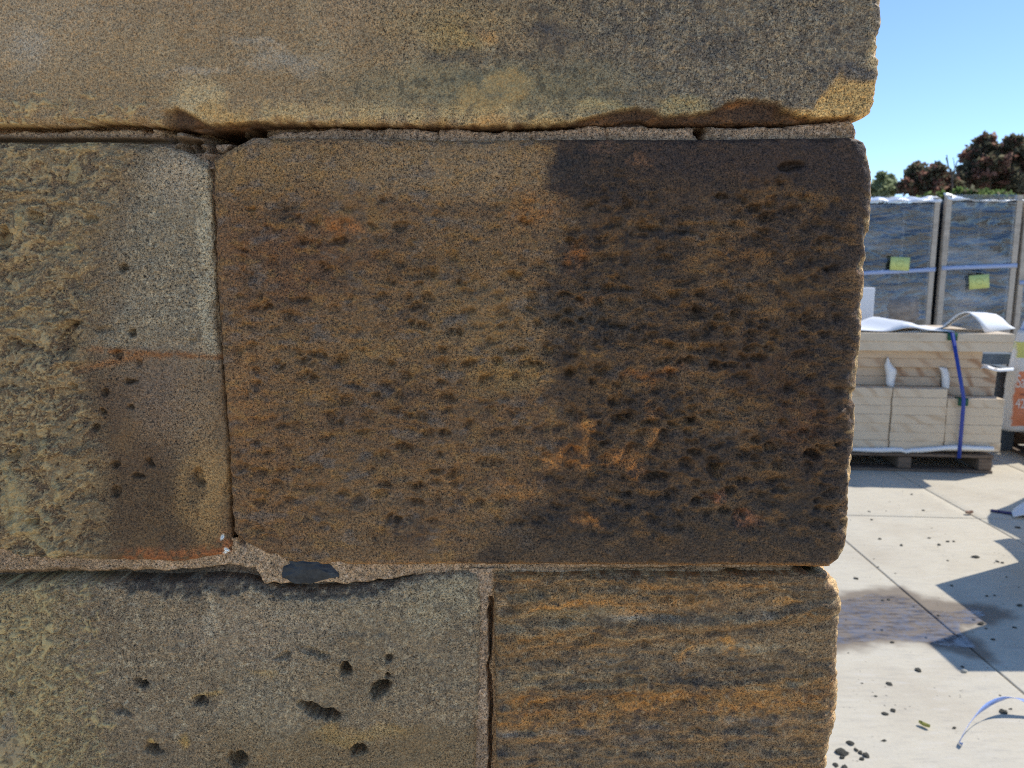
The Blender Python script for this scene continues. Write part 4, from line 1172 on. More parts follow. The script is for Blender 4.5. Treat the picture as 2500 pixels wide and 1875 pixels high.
# ------------------------------------------------------------------ sand bag on the second pallet
PB = G(2436, 1084)
pd = (G(2500, 1116) - PB); pyaw = math.atan2(pd.y, pd.x)
pallet("grey brown pallet under the printed sand bag at the right edge", PB + Vector((math.cos(pyaw), math.sin(pyaw), 0)) * 1.1, pyaw, 1.1, 1.0, .19)
def bag():
    by = 5.98
    zb_ = .2
    xl = P(2455, 960, by).x
    zt_ = P(2470, 805, by).z
    W, T, H = .50, .2, zt_ - zb_
    t = empty("sand_bag", (xl + W / 2, by, zb_), R(8))
    tag(t, "white plastic sand bag with orange print, cut by the right edge of the view", "bag")
    m = NT("printed_bag_plastic"); c = m.coord()
    sx = m.n("SeparateXYZ"); m.l(c, sx.inputs[0])
    zz = m.math('ADD', sx.outputs[2], m.math('MULTIPLY', m.math('SUBTRACT', m.noise(c, 7, 2), .5), .05))
    zn = m.mrange(zz, 0, H, 0, 1)
    white, org, yg = (.74, .70, .64), (.68, .22, .10), (.66, .62, .16)
    rp = m.ramp(zn, [(0, white), (.05, org), (.61, org), (.615, white), (.73, white), (.74, yg), (.88, yg), (.885, white)])
    for nd in m.t.nodes:
        if nd.type == 'VALTORGB': nd.color_ramp.interpolation = 'CONSTANT'
    xm = m.mrange(m.math('ADD', sx.outputs[0], m.math('MULTIPLY', m.math('SUBTRACT', m.noise(c, 9, 2), .5), .05)), -W / 2 + .004, -W / 2 + .016, 0, 1)
    m.base(m.mix(xm, white, rp)); m.set(Roughness=.35); m.normal(m.bump(m.noise(c, 14, 4, .6), .5, .012))
    def prof(u, v):
        """u around, v up -> point"""
        z = v * H
        k = 1 - .10 * max(0, v - .55) / .45 - .04 * (1 - v) ** 3
        th_ = T * (1 - .75 * max(0, v - .6) / .4) * (.8 + .2 * min(1, v / .1))
        ca, sa_ = math.cos(u), math.sin(u)
        e = .62
        x = (W / 2) * k * math.copysign(abs(ca) ** e, ca) - .02 * (1 - v)
        y = th_ / 2 * math.copysign(abs(sa_) ** .8, sa_)
        n = float(fbm(x * 7 + (3 if y < 0 else 9), z * 7, 3, 801))
        return Vector((x * (1 + .02 * n), y * (1 + .18 * n), z))
    nu, nv = 48, 30
    bm = bmesh.new()
    A = [[bm.verts.new(prof(2 * math.pi * i / nu, j / nv)) for i in range(nu)] for j in range(nv + 1)]
    for j in range(nv):
        for i in range(nu): bm.faces.new((A[j][i], A[j][(i + 1) % nu], A[j + 1][(i + 1) % nu], A[j + 1][i]))
    bm.faces.new(A[0][::-1]); bm.faces.new(A[nv])
    bmesh.ops.recalc_face_normals(bm, faces=bm.faces[:])
    link("bag_body", bm_mesh("bag_body", bm, True), m.m, t)
    # crumpled neck with red and blue print
    m2 = NT("bag_neck_plastic"); c2 = m2.coord()
    s2 = m2.n("SeparateXYZ"); m2.l(c2, s2.inputs[0])
    dg = m2.math('ADD', s2.outputs[2], m2.math('MULTIPLY', s2.outputs[0], -1.2))
    fz = m2.mrange(dg, H + .12, H + .55, 0, 1)
    r2 = m2.ramp(fz, [(0, (.2, .32, .72)), (.3, (.74, .74, .78)), (.52, (.62, .12, .10)), (.66, (.74, .74, .78))])
    m2.base(r2); m2.set(Roughness=.3)
    rows = [[Vector((-W * .42 + s * W * .84 + .14 * v, .03 * math.sin(9 * s + 3 * v), H - .02 + v * .26 * (1 - .3 * abs(s - .5)))) for s in np.linspace(0, 1, 24)] for v in np.linspace(0, 1, 8)]
    link("bag_neck", sheet_mesh("bag_neck", rows, .004), m2.m, t)
    # lettering
    wt = simple("white_print", (.78, .74, .70), .4); dk = simple("dark_print", (.18, .05, .04), .4); rd = simple("red_print", (.50, .11, .06), .4)
    def lettering(body, size, x0, z0, mat, name, squash=1.0):
        cu = bpy.data.curves.new(name, 'FONT'); cu.body = body; cu.size = size
        tmp = bpy.data.objects.new(name, cu); COL.objects.link(tmp)
        dg_ = bpy.context.evaluated_depsgraph_get(); dg_.update()
        me = bpy.data.meshes.new_from_object(tmp.evaluated_get(dg_))
        bpy.data.objects.remove(tmp)
        bm_ = bmesh.new(); bm_.from_mesh(me)
        bmesh.ops.subdivide_edges(bm_, edges=[e_ for e_ in bm_.edges if e_.calc_length() > .02], cuts=3)
        for v in bm_.verts:
            x = x0 + v.co.x * squash; z = z0 + v.co.y
            # find the bag surface in front
            best = None
            vv = z / H
            us = np.linspace(math.pi, 2 * math.pi, 60)
            qs = [prof(u, vv) for u in us]
            xs_ = [q.x for q in qs]; ys_ = [q.y for q in qs]
            v.co = Vector((x, float(np.interp(x, xs_, ys_)) - .004, z))
        me2 = bm_mesh(name, bm_); me2.materials.clear()
        link(name, me2, mat, t)
    def bz(py): return P(2475, py, by).z - zb_
    def bx(px): return (P(px, 930, by).x - (xl + W / 2)) / math.cos(R(8))
    lettering("Sandl", .145, bx(2459), bz(941), wt, "lettering", .42)
    lettering("42 37", .105, bx(2463), bz(990), wt, "lettering", .55)
    for k, (x0, z0, x1, z1) in enumerate(((2487, 893, 2512, 884), (2490, 878, 2520, 876))):
        rows = [[Vector((bx(x0) + (bx(x1) - bx(x0)) * s, -T / 2 - .012, bz(z0) + (bz(z1) - bz(z0)) * s + w_ * .03 * math.sin(math.pi * s))) for s in np.linspace(0, 1, 8)] for w_ in (0, 1)]
        link("print_swash", sheet_mesh("print_swash", rows, .001), rd, t)
    rows = [[Vector((bx(2464 + 40 * s), -T / 2 - .003 + .03 * max(0, .3 - s), bz(955 + 6 * s + 1.2 * math.sin(40 * s)) - w_ * .008)) for s in np.linspace(0, 1, 40)] for w_ in (0, 1)]
    link("script_line", sheet_mesh("script_line", rows, .001), dk, t)
bag()

# ------------------------------------------------------------------ wrapped crates
def make_film():
    m = NT("clear_stretch_film")
    m.t.nodes.remove(m.b)
    c = m.coord(); st = m.coord("Object", (.7, 1, 3.2)); oi = m.n("ObjectInfo")
    ad = m.n("VectorMath", operation='ADD'); m.l(st, ad.inputs[0]); m.l(oi.outputs["Location"], ad.inputs[1])
    s1 = m.noise(ad.outputs[0], 1.5, 5, .6, 1.2); s2 = m.noise(ad.outputs[0], 4.5, 4, .6, .8)
    nb = m.bump(m.noise(ad.outputs[0], 2.2, 4, .55, .8), .8, .05)
    df = m.n("BsdfDiffuse"); df.inputs[0].default_value = (.48, .55, .64, 1)
    tr = m.n("BsdfTransparent"); tr.inputs[0].default_value = (.82, .85, .9, 1)
    gl = m.n("BsdfGlossy"); gl.inputs["Roughness"].default_value = .16; gl.inputs[0].default_value = (.88, .91, .95, 1); m.l(nb, gl.inputs["Normal"])
    a = m.n("MixShader"); b = m.n("MixShader")
    m.l(m.math('ADD', m.mrange(s1, .48, .66, .015, .34), m.mrange(s2, .56, .7, 0, .16)), a.inputs[0]); m.l(tr.outputs[0], a.inputs[1]); m.l(df.outputs[0], a.inputs[2])
    b.inputs[0].default_value = .15
    m.l(a.outputs[0], b.inputs[1]); m.l(gl.outputs[0], b.inputs[2])
    m.l(b.outputs[0], m.out.inputs["Surface"])
    return m.m
M_FILM = make_film()
M_FILMW = simple("bunched_white_film", (.80, .84, .90), .3, (16, .5, .02))
M_NAVY = simple("dark_plastic_backing", (.018, .022, .034), .5, (9, .5, .02))
M_TAPE = simple("pale_blue_tape", (.42, .50, .72), .45)
M_NOTE = simple("yellow_note", (.74, .80, .27), .6, None, (.66, .72, .24), 30)
M_INK = simple("faded_ink", (.36, .40, .10), .7)
M_ROCK = simple("brown_grey_rubble", (.30, .24, .20), .9, (7, .8, .05), (.55, .47, .40), 3)
YC = 8.5
rock_me = []
for k in range(3):
    bm = bmesh.new(); bmesh.ops.create_icosphere(bm, subdivisions=3, radius=1)
    for v in bm.verts:
        n = v.co.normalized()
        d = max(abs(n.x), abs(n.y), abs(n.z)) ** .55
        v.co = n / d * (1 + .16 * float(fbm(n.x * 1.6 + k * 5, n.y * 1.6 + n.z * 1.3, 3, 830 + k)))
    rock_me.append(bm_mesh("rubble_stone", bm, True)); rock_me[-1].materials.append(M_ROCK)
def crate(x0, x1, top, lab, note=None, tape=(665, 658), sag=(477, 478, 476)):
    X0, X1 = P(x0, 560, YC).x, P(x1, 560, YC).x
    H = P(2300, top, YC).z
    dp = .75
    t = empty("wrapped_crate", ((X0 + X1) / 2, YC, 0))
    tag(t, lab, "crate", "tall crates wrapped in clear plastic")
    w_ = (X1 - X0) / 2; pw = .058
    for sx in (-1, 1):
        for y0 in (0, dp - pw):
            xa = sx * w_ - (pw if sx > 0 else 0)
            box("corner_post", (xa, xa + pw, y0, y0 + pw, 0, H - .01), M_POST, t, .003, .003)
    for z0 in (.10, H - .1):
        box("rail", (-w_ + pw, w_ - pw, dp - .05, dp - .01, z0, z0 + .07), M_POST, t, .003)
    box("floor_panel", (-w_ + .002, w_ - .002, pw + .004, dp - pw - .004, .06, .10), M_POST, t, .003)
    box("backing_panel", (-w_ + pw, w_ - pw, dp - .08, dp - .055, .15, H - .06), M_NAVY, t, .002)
    for sx in (-1, 1):
        xa = sx * (w_ - .012)
        box("side_panel", (min(xa, xa - sx * .012), max(xa, xa - sx * .012), pw + .004, dp - pw - .004, .1, H - .05), M_NAVY, t, .002)
    box("shade_lid", (-w_ + pw, w_ - pw, .012, dp - pw, H - .085, H - .07), M_NAVY, t, .002)  # unseen lid, added to keep sun out and the inside dark
    # film over the front
    def wr(s, z):
        k = float(fbm(s * 1.3 + x0, z * 9 + s * (1.5 + x0 % 7) , 3, 840)); q_ = abs(float(noise(s * 1.1 + 3, z * 14 - s * 2 + x0, 843)))
        return .008 * k + .010 * max(0, .12 - q_) / .12
    rows = [[Vector((-w_ + pw + 2 * (w_ - pw) * s, .014 - wr(s, z), .05 + z * (H - .05))) for s in np.linspace(0, 1, 24)] for z in np.linspace(0, 1, 110)]
    link("film_front", sheet_mesh("film_front", rows, .0), M_FILM, t) if False else None
    bm = bmesh.new(); A = [[bm.verts.new(p) for p in r] for r in rows]
    for i in range(len(A) - 1):
        for j in range(len(A[0]) - 1): bm.faces.new((A[i][j], A[i][j + 1], A[i + 1][j + 1], A[i + 1][j]))
    link("film_wrap", bm_mesh("film_wrap", bm, True), M_FILM, t)
    # bunched film along the top
    tops = [P(2300, s, YC).z for s in sag]
    n = 26; rows = []
    for v in np.linspace(0, 1, 6):
        row = []
        for s in np.linspace(0, 1, n):
            zt = float(np.interp(s, np.linspace(0, 1, len(tops)), tops)) + .008 * math.sin(30 * s)
            lo = H - .055 - .045 * abs(math.sin(11 * s)) * .3
            row.append(Vector((-w_ + 2 * w_ * s, -.012 + .02 * math.sin(v * 3.1) * math.sin(23 * s) + v * .09 * (v > .5), lo + (zt - lo) * v)))
        rows.append(row)
    link("bunched_film", sheet_mesh("bunched_film", rows, .004), M_FILMW, t)
    rows = [[Vector((-w_ + s * 2 * w_, -.016 - .004 * math.sin(5 * s), P(2300, tape[0] + (tape[1] - tape[0]) * s, YC).z + q)) for s in np.linspace(0, 1, 8)] for q in (-.022, .022)]
    link("tape_band", sheet_mesh("tape_band", rows, .002), M_TAPE, t)
    if note:
        (xa, ya), (xb, yb), (xc, yc), (xd, yd) = note
        cx = (X0 + X1) / 2
        c4 = [Vector((P(x, y, YC).x - cx, -.026, P(x, y, YC).z)) for x, y in note]
        rows = [[c4[0].lerp(c4[1], s) for s in np.linspace(0, 1, 5)], [c4[3].lerp(c4[2], s) for s in np.linspace(0, 1, 5)]]
        nt_ = link("yellow_note", sheet_mesh("yellow_note", rows, .002), M_NOTE, t)
        mid = (c4[0] + c4[2]) / 2
        rows = [[mid + Vector((r_ * 1.3 * math.cos(q), -.003, r_ * math.sin(q))) for q in np.linspace(0, 5.6, 24)] for r_ in (.030, .034)]
        link("ink_ring", sheet_mesh("ink_ring", rows, .0006), M_INK, nt_)
    r = random.Random(int(x0)); wh = 'the crate beside the wall' if x0 < 2200 else ('the crate with the low note' if x0 < 2400 else 'the cropped crate')
    for k in range(9):
        o = link("rubble_stone", rock_me[k % 3])
        o.location = ((X0 + X1) / 2 + r.uniform(-.7, .7) * w_, YC + .2 + r.uniform(0, .3), .28 + (k // 3) * .38 + r.uniform(-.03, .03))
        o.rotation_euler = (r.uniform(0, 6), r.uniform(0, 6), r.uniform(0, 6))
        q = r.uniform(.16, .26); o.scale = (q * 1.25, q * .7, q * .85)
        tag(o, "brown grey rubble stone seen dimly through film of " + wh, "stone", "rubble stones inside " + wh)
    return t
crate(2095, 2291, 479, "tall film wrapped crate beside the wall with a yellow note above its tape", ((2172, 627), (2219, 629), (2216, 661), (2169, 659)), (668, 658), (475, 481, 480, 479, 480, 476))
crate(2306, 2491, 474, "tall film wrapped crate to the right, yellow note below its tape", ((2362, 673), (2411, 669), (2412, 702), (2363, 707)), (655, 648), (470, 474, 488, 494, 495, 492, 487))
crate(2500, 2690, 488, "wrapped crate of which only the left edge shows at the picture's right", None, (690, 690), (486, 490, 488))

# ------------------------------------------------------------------ trees behind
def leaf_mat(name, a, b):
    m = NT(name); m.t.nodes.remove(m.b)
    oi = m.n("NewGeometry")
    col = m.ramp(oi.outputs["Random Per Island"], [(0, a), (1, b)])
    d = m.n("BsdfDiffuse"); tl = m.n("BsdfTranslucent"); mx = m.n("MixShader"); mx.inputs[0].default_value = .6
    m.l(col, d.inputs[0]); m.l(col, tl.inputs[0]); m.l(d.outputs[0], mx.inputs[1]); m.l(tl.outputs[0], mx.inputs[2]); m.l(mx.outputs[0], m.out.inputs["Surface"])
    return m.m
M_LD = leaf_mat("dark_leaves", (.10, .095, .065), (.24, .22, .14))
M_LR = leaf_mat("reddish_leaves", (.24, .11, .085), (.42, .26, .19))
M_LG = leaf_mat("fresh_green_leaves", (.10, .16, .05), (.22, .28, .10))
M_LO = leaf_mat("olive_leaves", (.26, .30, .17), (.38, .42, .24))
M_BARK = simple("grey_brown_bark", (.07, .055, .045), .9, (20, .6, .02), (.14, .11, .09), 10)
def limb_mesh(name, segs):
    bm = bmesh.new()
    for a, b, ra, rb in segs:
        d = (b - a).normalized(); s = d.orthogonal().normalized(); q = d.cross(s)
        ring = [[bm.verts.new(c + (s * math.cos(k * 1.0472) + q * math.sin(k * 1.0472)) * r) for k in range(6)] for c, r in ((a, ra), (b, rb))]
        for k in range(6): bm.faces.new((ring[0][k], ring[0][(k + 1) % 6], ring[1][(k + 1) % 6], ring[1][k]))
    return bm_mesh(name, bm, True)
def tree(name, label, cat, base, clumps, mats, per, leaf, trunk_r=.09, group=None, seed=1, droop=0.0):
    """clumps: (dx, dy, z, radius) of foliage; mats: [(part name, material, share)]"""
    r = random.Random(seed)
    t = empty(name, base); tag(t, label, cat, group)
    segs = []; root = Vector((0, 0, 0))
    zc = min(c[2] for c in clumps)
    fork = Vector((0, 0, max(.4, zc * .75)))
    segs.append((root, fork, trunk_r, trunk_r * .7))
    for dx, dy, z, rad in clumps:
        q = Vector((dx, dy, z)); mid = fork.lerp(q, .5) + Vector((r.uniform(-.1, .1), r.uniform(-.1, .1), .1))
        segs.append((fork, mid, trunk_r * .5, trunk_r * .3)); segs.append((mid, q, trunk_r * .3, .012))
        for _ in range(5):
            e = q + Vector((r.gauss(0, 1), r.gauss(0, 1), r.gauss(0, 1))).normalized() * rad * r.uniform(.6, 1.1)
            segs.append((q, e, .014, .005))
    link("trunk", limb_mesh("trunk", segs), M_BARK, t)
    for pn, mat, share in mats:
        bm = bmesh.new()
        for dx, dy, z, rad in clumps:
            # sub-sprays so that sky shows between them
            for _ in range(int(per * share / 14)):
                dv = Vector((r.gauss(0, 1), r.gauss(0, 1), r.gauss(0, 1) * .85)) * rad * .47
                c = Vector((dx, dy, z)) + dv
                for _ in range(14):
                    o = c + Vector((r.gauss(0, 1), r.gauss(0, 1), r.gauss(0, 1))) * rad * .14
                    a = Vector((r.gauss(0, 1), r.gauss(0, 1), r.gauss(0, 1) + .2 - droop)).normalized()
                    s = a.cross(Vector((r.gauss(0, 1), r.gauss(0, 1), r.gauss(0, 1)))).normalized()
                    L = leaf * r.uniform(.7, 1.7); wd = L * .32
                    bm.faces.new([bm.verts.new(p) for p in (o, o + a * L * .5 + s * wd, o + a * L, o + a * L * .5 - s * wd)])
        link(pn, bm_mesh(pn, bm), mat, t)
    return t
def clump_px(lst, Y, base):
    out = []
    r = random.Random(9)
    for x, y, rad in lst:
        q = P(x, y, Y + r.uniform(-.5, .5)); out.append((q.x - base.x, q.y - base.y, q.z, rad / F * Y))
    return out
YT = 24.0
bs = Vector((P(2425, 500, YT).x, YT, 0))
tree("red_leaved_tree", "larger dark tree with red tinged leaves at the right edge", "tree", bs, clump_px([(2375, 385, 20), (2362, 425, 22), (2385, 430, 26), (2400, 365, 20), (2420, 400, 30), (2450, 430, 30), (2468, 378, 24), (2475, 350, 12), (2405, 345, 11), (2490, 400, 30), (2480, 450, 28), (2520, 380, 40), (2530, 440, 44), (2440, 462, 20), (2395, 455, 16), (2352, 440, 12), (2430, 368, 14)], YT, bs),
     [("crown", M_LD, .76), ("red_foliage", M_LR, .30)], 1150, .12, seed=3)
bs = Vector((P(2262, 500, YT).x, YT - 1, 0))
tree("red_leaved_tree", "smaller rounded tree with red tinged leaves between wall and larger tree", "tree", bs, clump_px([(2235, 422, 16), (2228, 440, 16), (2255, 440, 20), (2282, 425, 16), (2292, 415, 12), (2310, 440, 18), (2320, 452, 16), (2270, 460, 24), (2240, 465, 20), (2300, 465, 24), (2210, 455, 12), (2330, 468, 16), (2240, 410, 8)], YT - 1, bs),
     [("crown", M_LD, .66), ("red_foliage", M_LR, .36)], 850, .11, seed=4)
bs = Vector((P(2160, 500, YT + 4).x, YT + 4, 0))
tree("pale_green_shrub", "wispy pale green shrub showing above the left crate", "shrub", bs, clump_px([(2150, 455, 14), (2165, 460, 16), (2178, 462, 12), (2140, 465, 18), (2155, 470, 18), (2120, 460, 20), (2172, 440, 7), (2152, 432, 6)], YT + 4, bs), [("crown", M_LO, 1.0)], 420, .13, .05, seed=5)
bs = Vector((P(2400, 480, YT - 6).x, YT - 6, 0))
tree("green_hedge", "fresh green hedge just above the right crate below the larger tree", "hedge", bs, clump_px([(2330, 485, 16), (2350, 476, 14), (2375, 480, 16), (2400, 484, 18), (2425, 488, 18), (2440, 486, 14), (2465, 492, 16), (2300, 490, 16), (2490, 495, 20), (2265, 492, 16)], YT - 6, bs), [("crown", M_LG, .7), ("darker_leaves", M_LD, .3)], 420, .09, .05, seed=6)  # a share of the hedge leaves in a darker colour
def bare_twig():
    Y = YT - 2
    pp = lambda x, y: P(x, y, Y)
    base = Vector((pp(2326, 480).x, Y, 0))
    t = empty("bare_sapling", base); tag(t, "thin bare sapling standing between the two red tinged trees", "sapling")
    pts = lambda l: [pp(x, y) - base for x, y in l]
    segs = []
    for l, r0 in (([(2326, 640), (2326, 480), (2324, 430), (2315, 404), (2311, 378)], .03), ([(2324, 430), (2331, 410), (2338, 392)], .018), ([(2315, 404), (2309, 385)], .012), ([(2331, 410), (2327, 384)], .010), ([(2326, 440), (2342, 418)], .012)):
        q = pts(l)
        for k in range(len(q) - 1): segs.append((q[k], q[k + 1], r0 * (1 - .15 * k), r0 * (1 - .15 * (k + 1))))
    g0 = Vector((0, 0, 0)); segs.append((g0, segs[0][0], .04, .03))
    link("trunk", limb_mesh("trunk", segs), M_BARK, t)
bare_twig()

# ------------------------------------------------------------------ things lying on the paving
M_CLOD = simple("dark_dried_dirt", (.055, .052, .038), .95, (120, .8, .004), (.12, .11, .085), 60)
clod_me = []
for k in range(5):
    bm = bmesh.new(); bmesh.ops.create_icosphere(bm, subdivisions=2, radius=1)
    for v in bm.verts:
        n = v.co.copy()
        v.co = n * (1 + .55 * float(fbm(n.x * 1.3 + 7 * k, n.y * 1.3 + n.z, 2, 850 + k)))
        v.co.z = v.co.z * .5
    clod_me.append(bm_mesh("dirt_clod", bm)); clod_me[-1].materials.append(M_CLOD)
def clod(x, y, s, label, group):
    o = bpy.data.objects.new("dirt_clod", random.choice(clod_me)); COL.objects.link(o)
    g = G(x, y + s * .2); dist = math.hypot(g.x, g.y)
    r = s / F * math.hypot(dist, EYE) * .42
    o.location = (g.x, g.y, r * .28); o.scale = (r * random.uniform(.9, 1.2), r * random.uniform(.7, 1.1), r * random.uniform(.7, 1.1)); o.rotation_euler = (0, 0, random.uniform(0, 6))
    return tag(o, label, "dirt clod", group)
for x, y, s in ((2076, 1812, 17), (2056, 1848, 14), (2090, 1830, 12), (2101, 1836, 13), (2115, 1842, 15), (2104, 1851, 13), (2063, 1872, 18), (2040, 1866, 12)):
    clod(x, y, s, "dark clod in the cluster by the foot of the wall, bottom of the view", "dark clods clustered by the wall")
clod(2055, 1834, 24, "largest dark clod of the cluster by the wall, pointed like a cone", "dark clods clustered by the wall")
clod(2160, 1741, 13, "left one of a pair of dark clods on the bare sunlit paving", "pair of dark clods")
clod(2180, 1733, 13, "right one of a pair of dark clods on the bare sunlit paving", "pair of dark clods")
clod(2450, 1736, 17, "brown clod lying under the pale blue strap offcut", "single dark clods")
clod(2242, 1634, 14, "lone dark clod below the damp patch in full sun", "single dark clods")
clod(2382, 1358, 14, "dark clod in the sun just above the point of the shadow", "single dark clods")
clod(2395, 1521, 15, "black wet clod in the right arm of the damp patch", "single dark clods")
clod(2329, 1776, 9, "small dark clod left of the foot of the strap offcut", "single dark clods")
clod(2171, 1668, 13, "thin dark crumb on the sunlit paving below the damp patch", "single dark clods")
for x, y, s in ((2148, 1315, 8), (2201, 1330, 9), (2292, 1329, 9), (2313, 1321, 8), (2328, 1321, 7), (2435, 1370, 8), (2447, 1373, 8), (2090, 1411, 11), (2122, 1248, 6), (2128, 1268, 7), (2226, 1206, 7), (2254, 1245, 7), (2269, 1313, 6), (2314, 1368, 6)):
    clod(x, y, s, "small dark crumb on the sunlit paving between the load and the damp patch", "dark crumbs on the far sunlit paving")
for x, y, s in ((2485, 1287, 10), (2490, 1477, 12), (2323, 1429, 7), (2457, 1408, 6), (2409, 1454, 7), (2428, 1453, 6), (2476, 1531, 8), (2407, 1534, 6), (2424, 1560, 9), (2350, 1627, 8)):
    clod(x, y, s, "small dark crumb lying in the shadow at the right edge", "dark crumbs in the shadow")
for x, y, s in ((2178, 1567, 9), (2170, 1463, 8), (2290, 1502, 7), (2377, 1513, 6), (2261, 1556, 7), (2153, 1537, 7), (2155, 1465, 7), (2230, 1480, 5), (2135, 1537, 7)):
    clod(x, y, s, "tiny wet crumb on the damp patch of paving", "wet crumbs on the damp patch")
def grit():
    r = random.Random(11)
    bm = bmesh.new()
    for _ in range(260):
        x, y = r.uniform(1.0, 4.2), r.uniform(1.7, 5.3)
        s = r.choice((.0015, .002, .003, .0045, .006)) * r.uniform(.6, 1.3)
        q = [bm.verts.new((x + s * math.cos(a) * r.uniform(.7, 1.5), y + s * math.sin(a) * r.uniform(.7, 1.2), .0005)) for a in (0, 1.57, 3.14, 4.7)]
        tp = bm.verts.new((x + r.uniform(-.3, .3) * s, y, s * r.uniform(.4, .9)))
        for k in range(4): bm.faces.new((q[k], q[(k + 1) % 4], tp))
    o = link("grit", bm_mesh("grit", bm), M_CLOD); tag(o, "fine dark grit strewn over the pale paving", "grit", kind='stuff')
grit()
def stone_small(x, y, s, mat, name, label, cat):
    bm = bmesh.new(); bmesh.ops.create_icosphere(bm, subdivisions=2, radius=1)
    for v in bm.verts: v.co *= 1 + .3 * float(fbm(v.co.x * 1.5 + x, v.co.y * 1.5 + v.co.z, 2, 860)); v.co.z *= .6
    o = link(name, bm_mesh(name, bm, True), mat)
    g = G(x, y); r = s / F * g.length * .5
    o.location = (g.x, g.y, r * .4); o.scale = (r, r * .7, r); tag(o, label, cat)
stone_small(2354, 1641, 13, simple("pale_pebble", (.45, .42, .34), .7), "pebble", "pale pebble at the lower edge of the big shadow", "pebble")
def leaf(x, y, L, mat, label, curl=.3, rz=0.3, w_=.3):
    g = G(x, y)
    rows = []
    for s in np.linspace(-1, 1, 5):
        rows.append([Vector((t * L / 2, s * L * w_ * .5 * math.sqrt(max(.02, 1 - t * t)), L * (.05 + curl * .5 * s * s + .10 * t * t))) for t in np.linspace(-1, 1, 9)])
    o = link("fallen_leaf", sheet_mesh("fallen_leaf", rows, .0006), mat); o.location = (g.x, g.y, .002); o.rotation_euler = (0, 0, rz)
    tag(o, label, "leaf", "fallen leaves on the paving")
leaf(2256, 1775, .035, simple("yellow_green_leaf", (.34, .33, .07), .5), "narrow yellow green leaf on the paving left of the strap offcut", .5, -.9, .45)
leaf(2366, 1256, .05, simple("dry_brown_leaf", (.36, .22, .15), .7), "dry curled brown leaf at a joint crossing of the paving", .6, .1, .6)
# pale blue offcut of strap standing in an arc
def offcut():
    way = [(2350, 1822, .003), (2343, 1816, .006), (2347, 1803, .020), (2354, 1788, .030), (2364, 1772, .037), (2380, 1750, .044), (2400, 1730, .050), (2425, 1714, .054), (2450, 1706, .055), (2475, 1705, .053), (2500, 1711, .047), (2530, 1724, .034), (2570, 1748, .006)]
    c = np.array([list(G(x, y, z)) for x, y, z in way])
    tt = np.linspace(0, len(way) - 1, 60)
    rows = []
    for t in tt:
        i = int(min(t, len(way) - 2)); f = t - i
        p0_, p1_, p2_, p3_ = c[max(i - 1, 0)], c[i], c[i + 1], c[min(i + 2, len(way) - 1)]
        q = Vector(.5 * (2 * p1_ + (p2_ - p0_) * f + (2 * p0_ - 5 * p1_ + 4 * p2_ - p3_) * f * f + (3 * p1_ - p0_ - 3 * p2_ + p3_) * f ** 3))
        T = (p2_ - p0_) if i > 0 else (p2_ - p1_)
        T = Vector(T * (1 - f) + (p3_ - p1_) * f).normalized()
        d = (q - Vector((0, 0, EYE))).normalized()
        v = (d - T * d.dot(T)).normalized()
        ph = R(float(np.interp(t, [0, 1, 4, 5, 6.5, 8, 9, 10, 12], [30, 8, -4, -8, -38, -30, 0, 25, 40])))
        v = Matrix.Rotation(ph, 3, T) @ v
        q.z = max(q.z, .002 + abs(v.z) * .011)
        rows.append([q - v * .011, q + v * .011])
    m = simple("pale_blue_strap", (.30, .42, .80), .25)
    o = link("strap_offcut", sheet_mesh("strap_offcut", rows, .0009), m)
    tag(o, "pale blue strap offcut standing up in an arc from the paving", "strap", "loose strap offcuts")
offcut()
p0, p1 = G(2419, 1248), G(2490, 1259)
dv = (p1 - p0).normalized(); sv = Vector((-dv.y, dv.x, 0))
strap("strap_offcut", "dark blue strap end lying flat beside the white foam scrap", [p0 + Vector((0, 0, .006)), p0.lerp(p1, .5) + Vector((0, 0, .007)), p1 + dv * .3 + Vector((0, 0, .012))], .045, sv, M_BLUE2, .002, "loose strap offcuts")
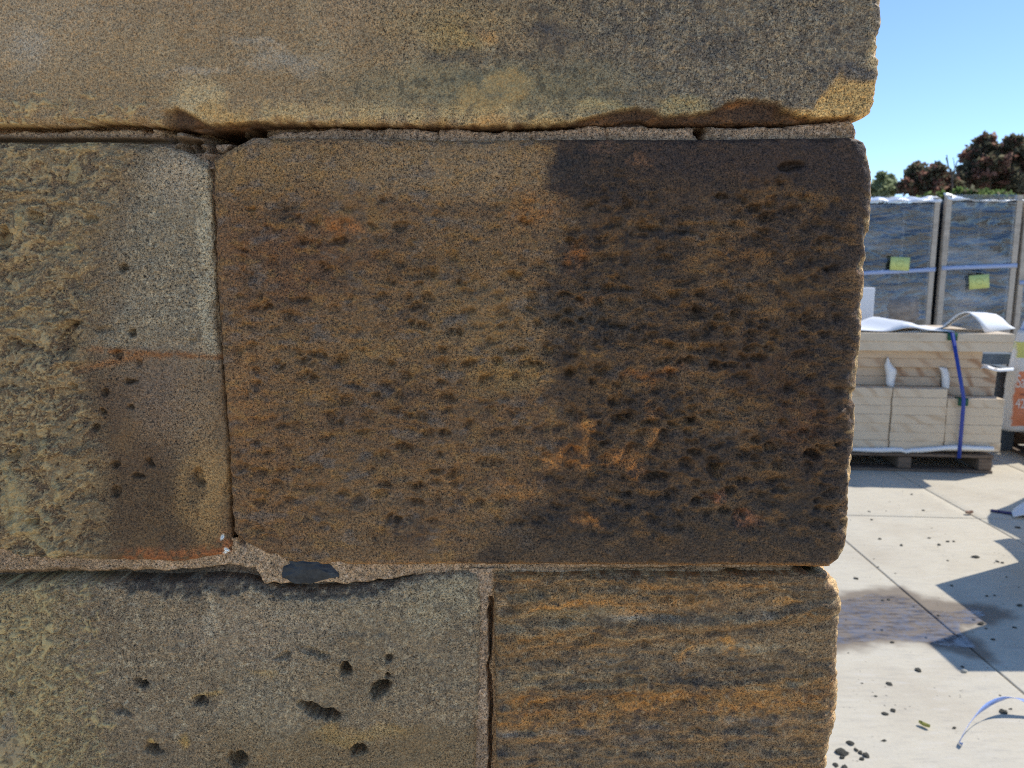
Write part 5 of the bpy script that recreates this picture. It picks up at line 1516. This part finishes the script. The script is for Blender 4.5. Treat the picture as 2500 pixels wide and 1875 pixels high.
# foam scrap on the ground, reaching in from the right
rows = []
for t in np.linspace(0, 1, 8):
    rows.append([G(2469 + 8 * abs(t - .5) + 70 * s, 1266 - 19 * t + 3 * s) + Vector((0, 0, .012 + .05 * math.sin(2.2 * s) * (.4 + t))) for s in np.linspace(0, 1, 10)])
sheet("foam_scrap", "white foam scrap on the paving at the right edge, over the dark strap", rows, M_FOAM, "foam scrap", .004)

# ------------------------------------------------------------------ unseen blocks and sheets right of the view, shaped to cast the big shadows
def caster():
    hx, hy = math.cos(SUN_AZ) / math.tan(SUN_EL), math.sin(SUN_AZ) / math.tan(SUN_EL)
    g = "unseen shadow casting sandstone blocks right of the view"
    a = G(2281, 1428); H1 = .92
    x, y = a.x + hx * H1, a.y + hy * H1
    o = box("shadow_block", (x, x + .7, y - .45, y, 0, H1), M_SAWN, None, .004); tag(o, "unseen sandstone block behind the taller one, right of the view, shaped to cast its shadow", "stone block", g)
    c, d = G(2219, 1529), G(2347, 1640); H2 = 1.2
    x2, y2 = c.x + hx * H2, c.y + hy * H2; y3 = d.y + hy * H2
    o = box("shadow_block", (x2, x2 + .55, y3, min(y2, y - .46), 0, H2), M_SAWN, None, .004); tag(o, "taller unseen sandstone block right of the view, shaped to cast its shadow", "stone block", g)
    H3 = 1.02
    k = lambda px, py, h=H3: G(px, py) + Vector((hx * h, hy * h, h))
    edge = [(2500, 1215), (2462, 1234), (2437, 1243), (2421, 1249), (2410, 1262), (2413, 1278), (2425, 1284), (2450, 1295), (2475, 1307), (2500, 1322)]
    rows = [[k(*p, H3 + .0) for p in edge], [k(p[0] + 60, p[1] + (1268 - p[1]) * .3, H3 + .03) for p in edge], [k(p[0] + 150, p[1] + (1268 - p[1]) * .5, H3) for p in edge]]
    sheet("foam_sheet", "unseen white foam sheet right of the view, shaped to cast a curved shadow", rows, M_FOAM, "foam sheet", .004)
    e2 = [(2424, 1320), (2445, 1332), (2466, 1350), (2488, 1373), (2500, 1390)]
    rows = [[k(*p, .9) for p in e2], [k(p[0] + 40, p[1] - 6 + .1 * (p[0] - 2424), .9) for p in e2], [k(p[0] + 120, p[1] + 4, .9) for p in e2]]
    sheet("foam_sheet", "unseen white foam sheet right of the view, shaped to cast a pointed shadow", rows, M_FOAM, "foam sheet", .004)
caster()
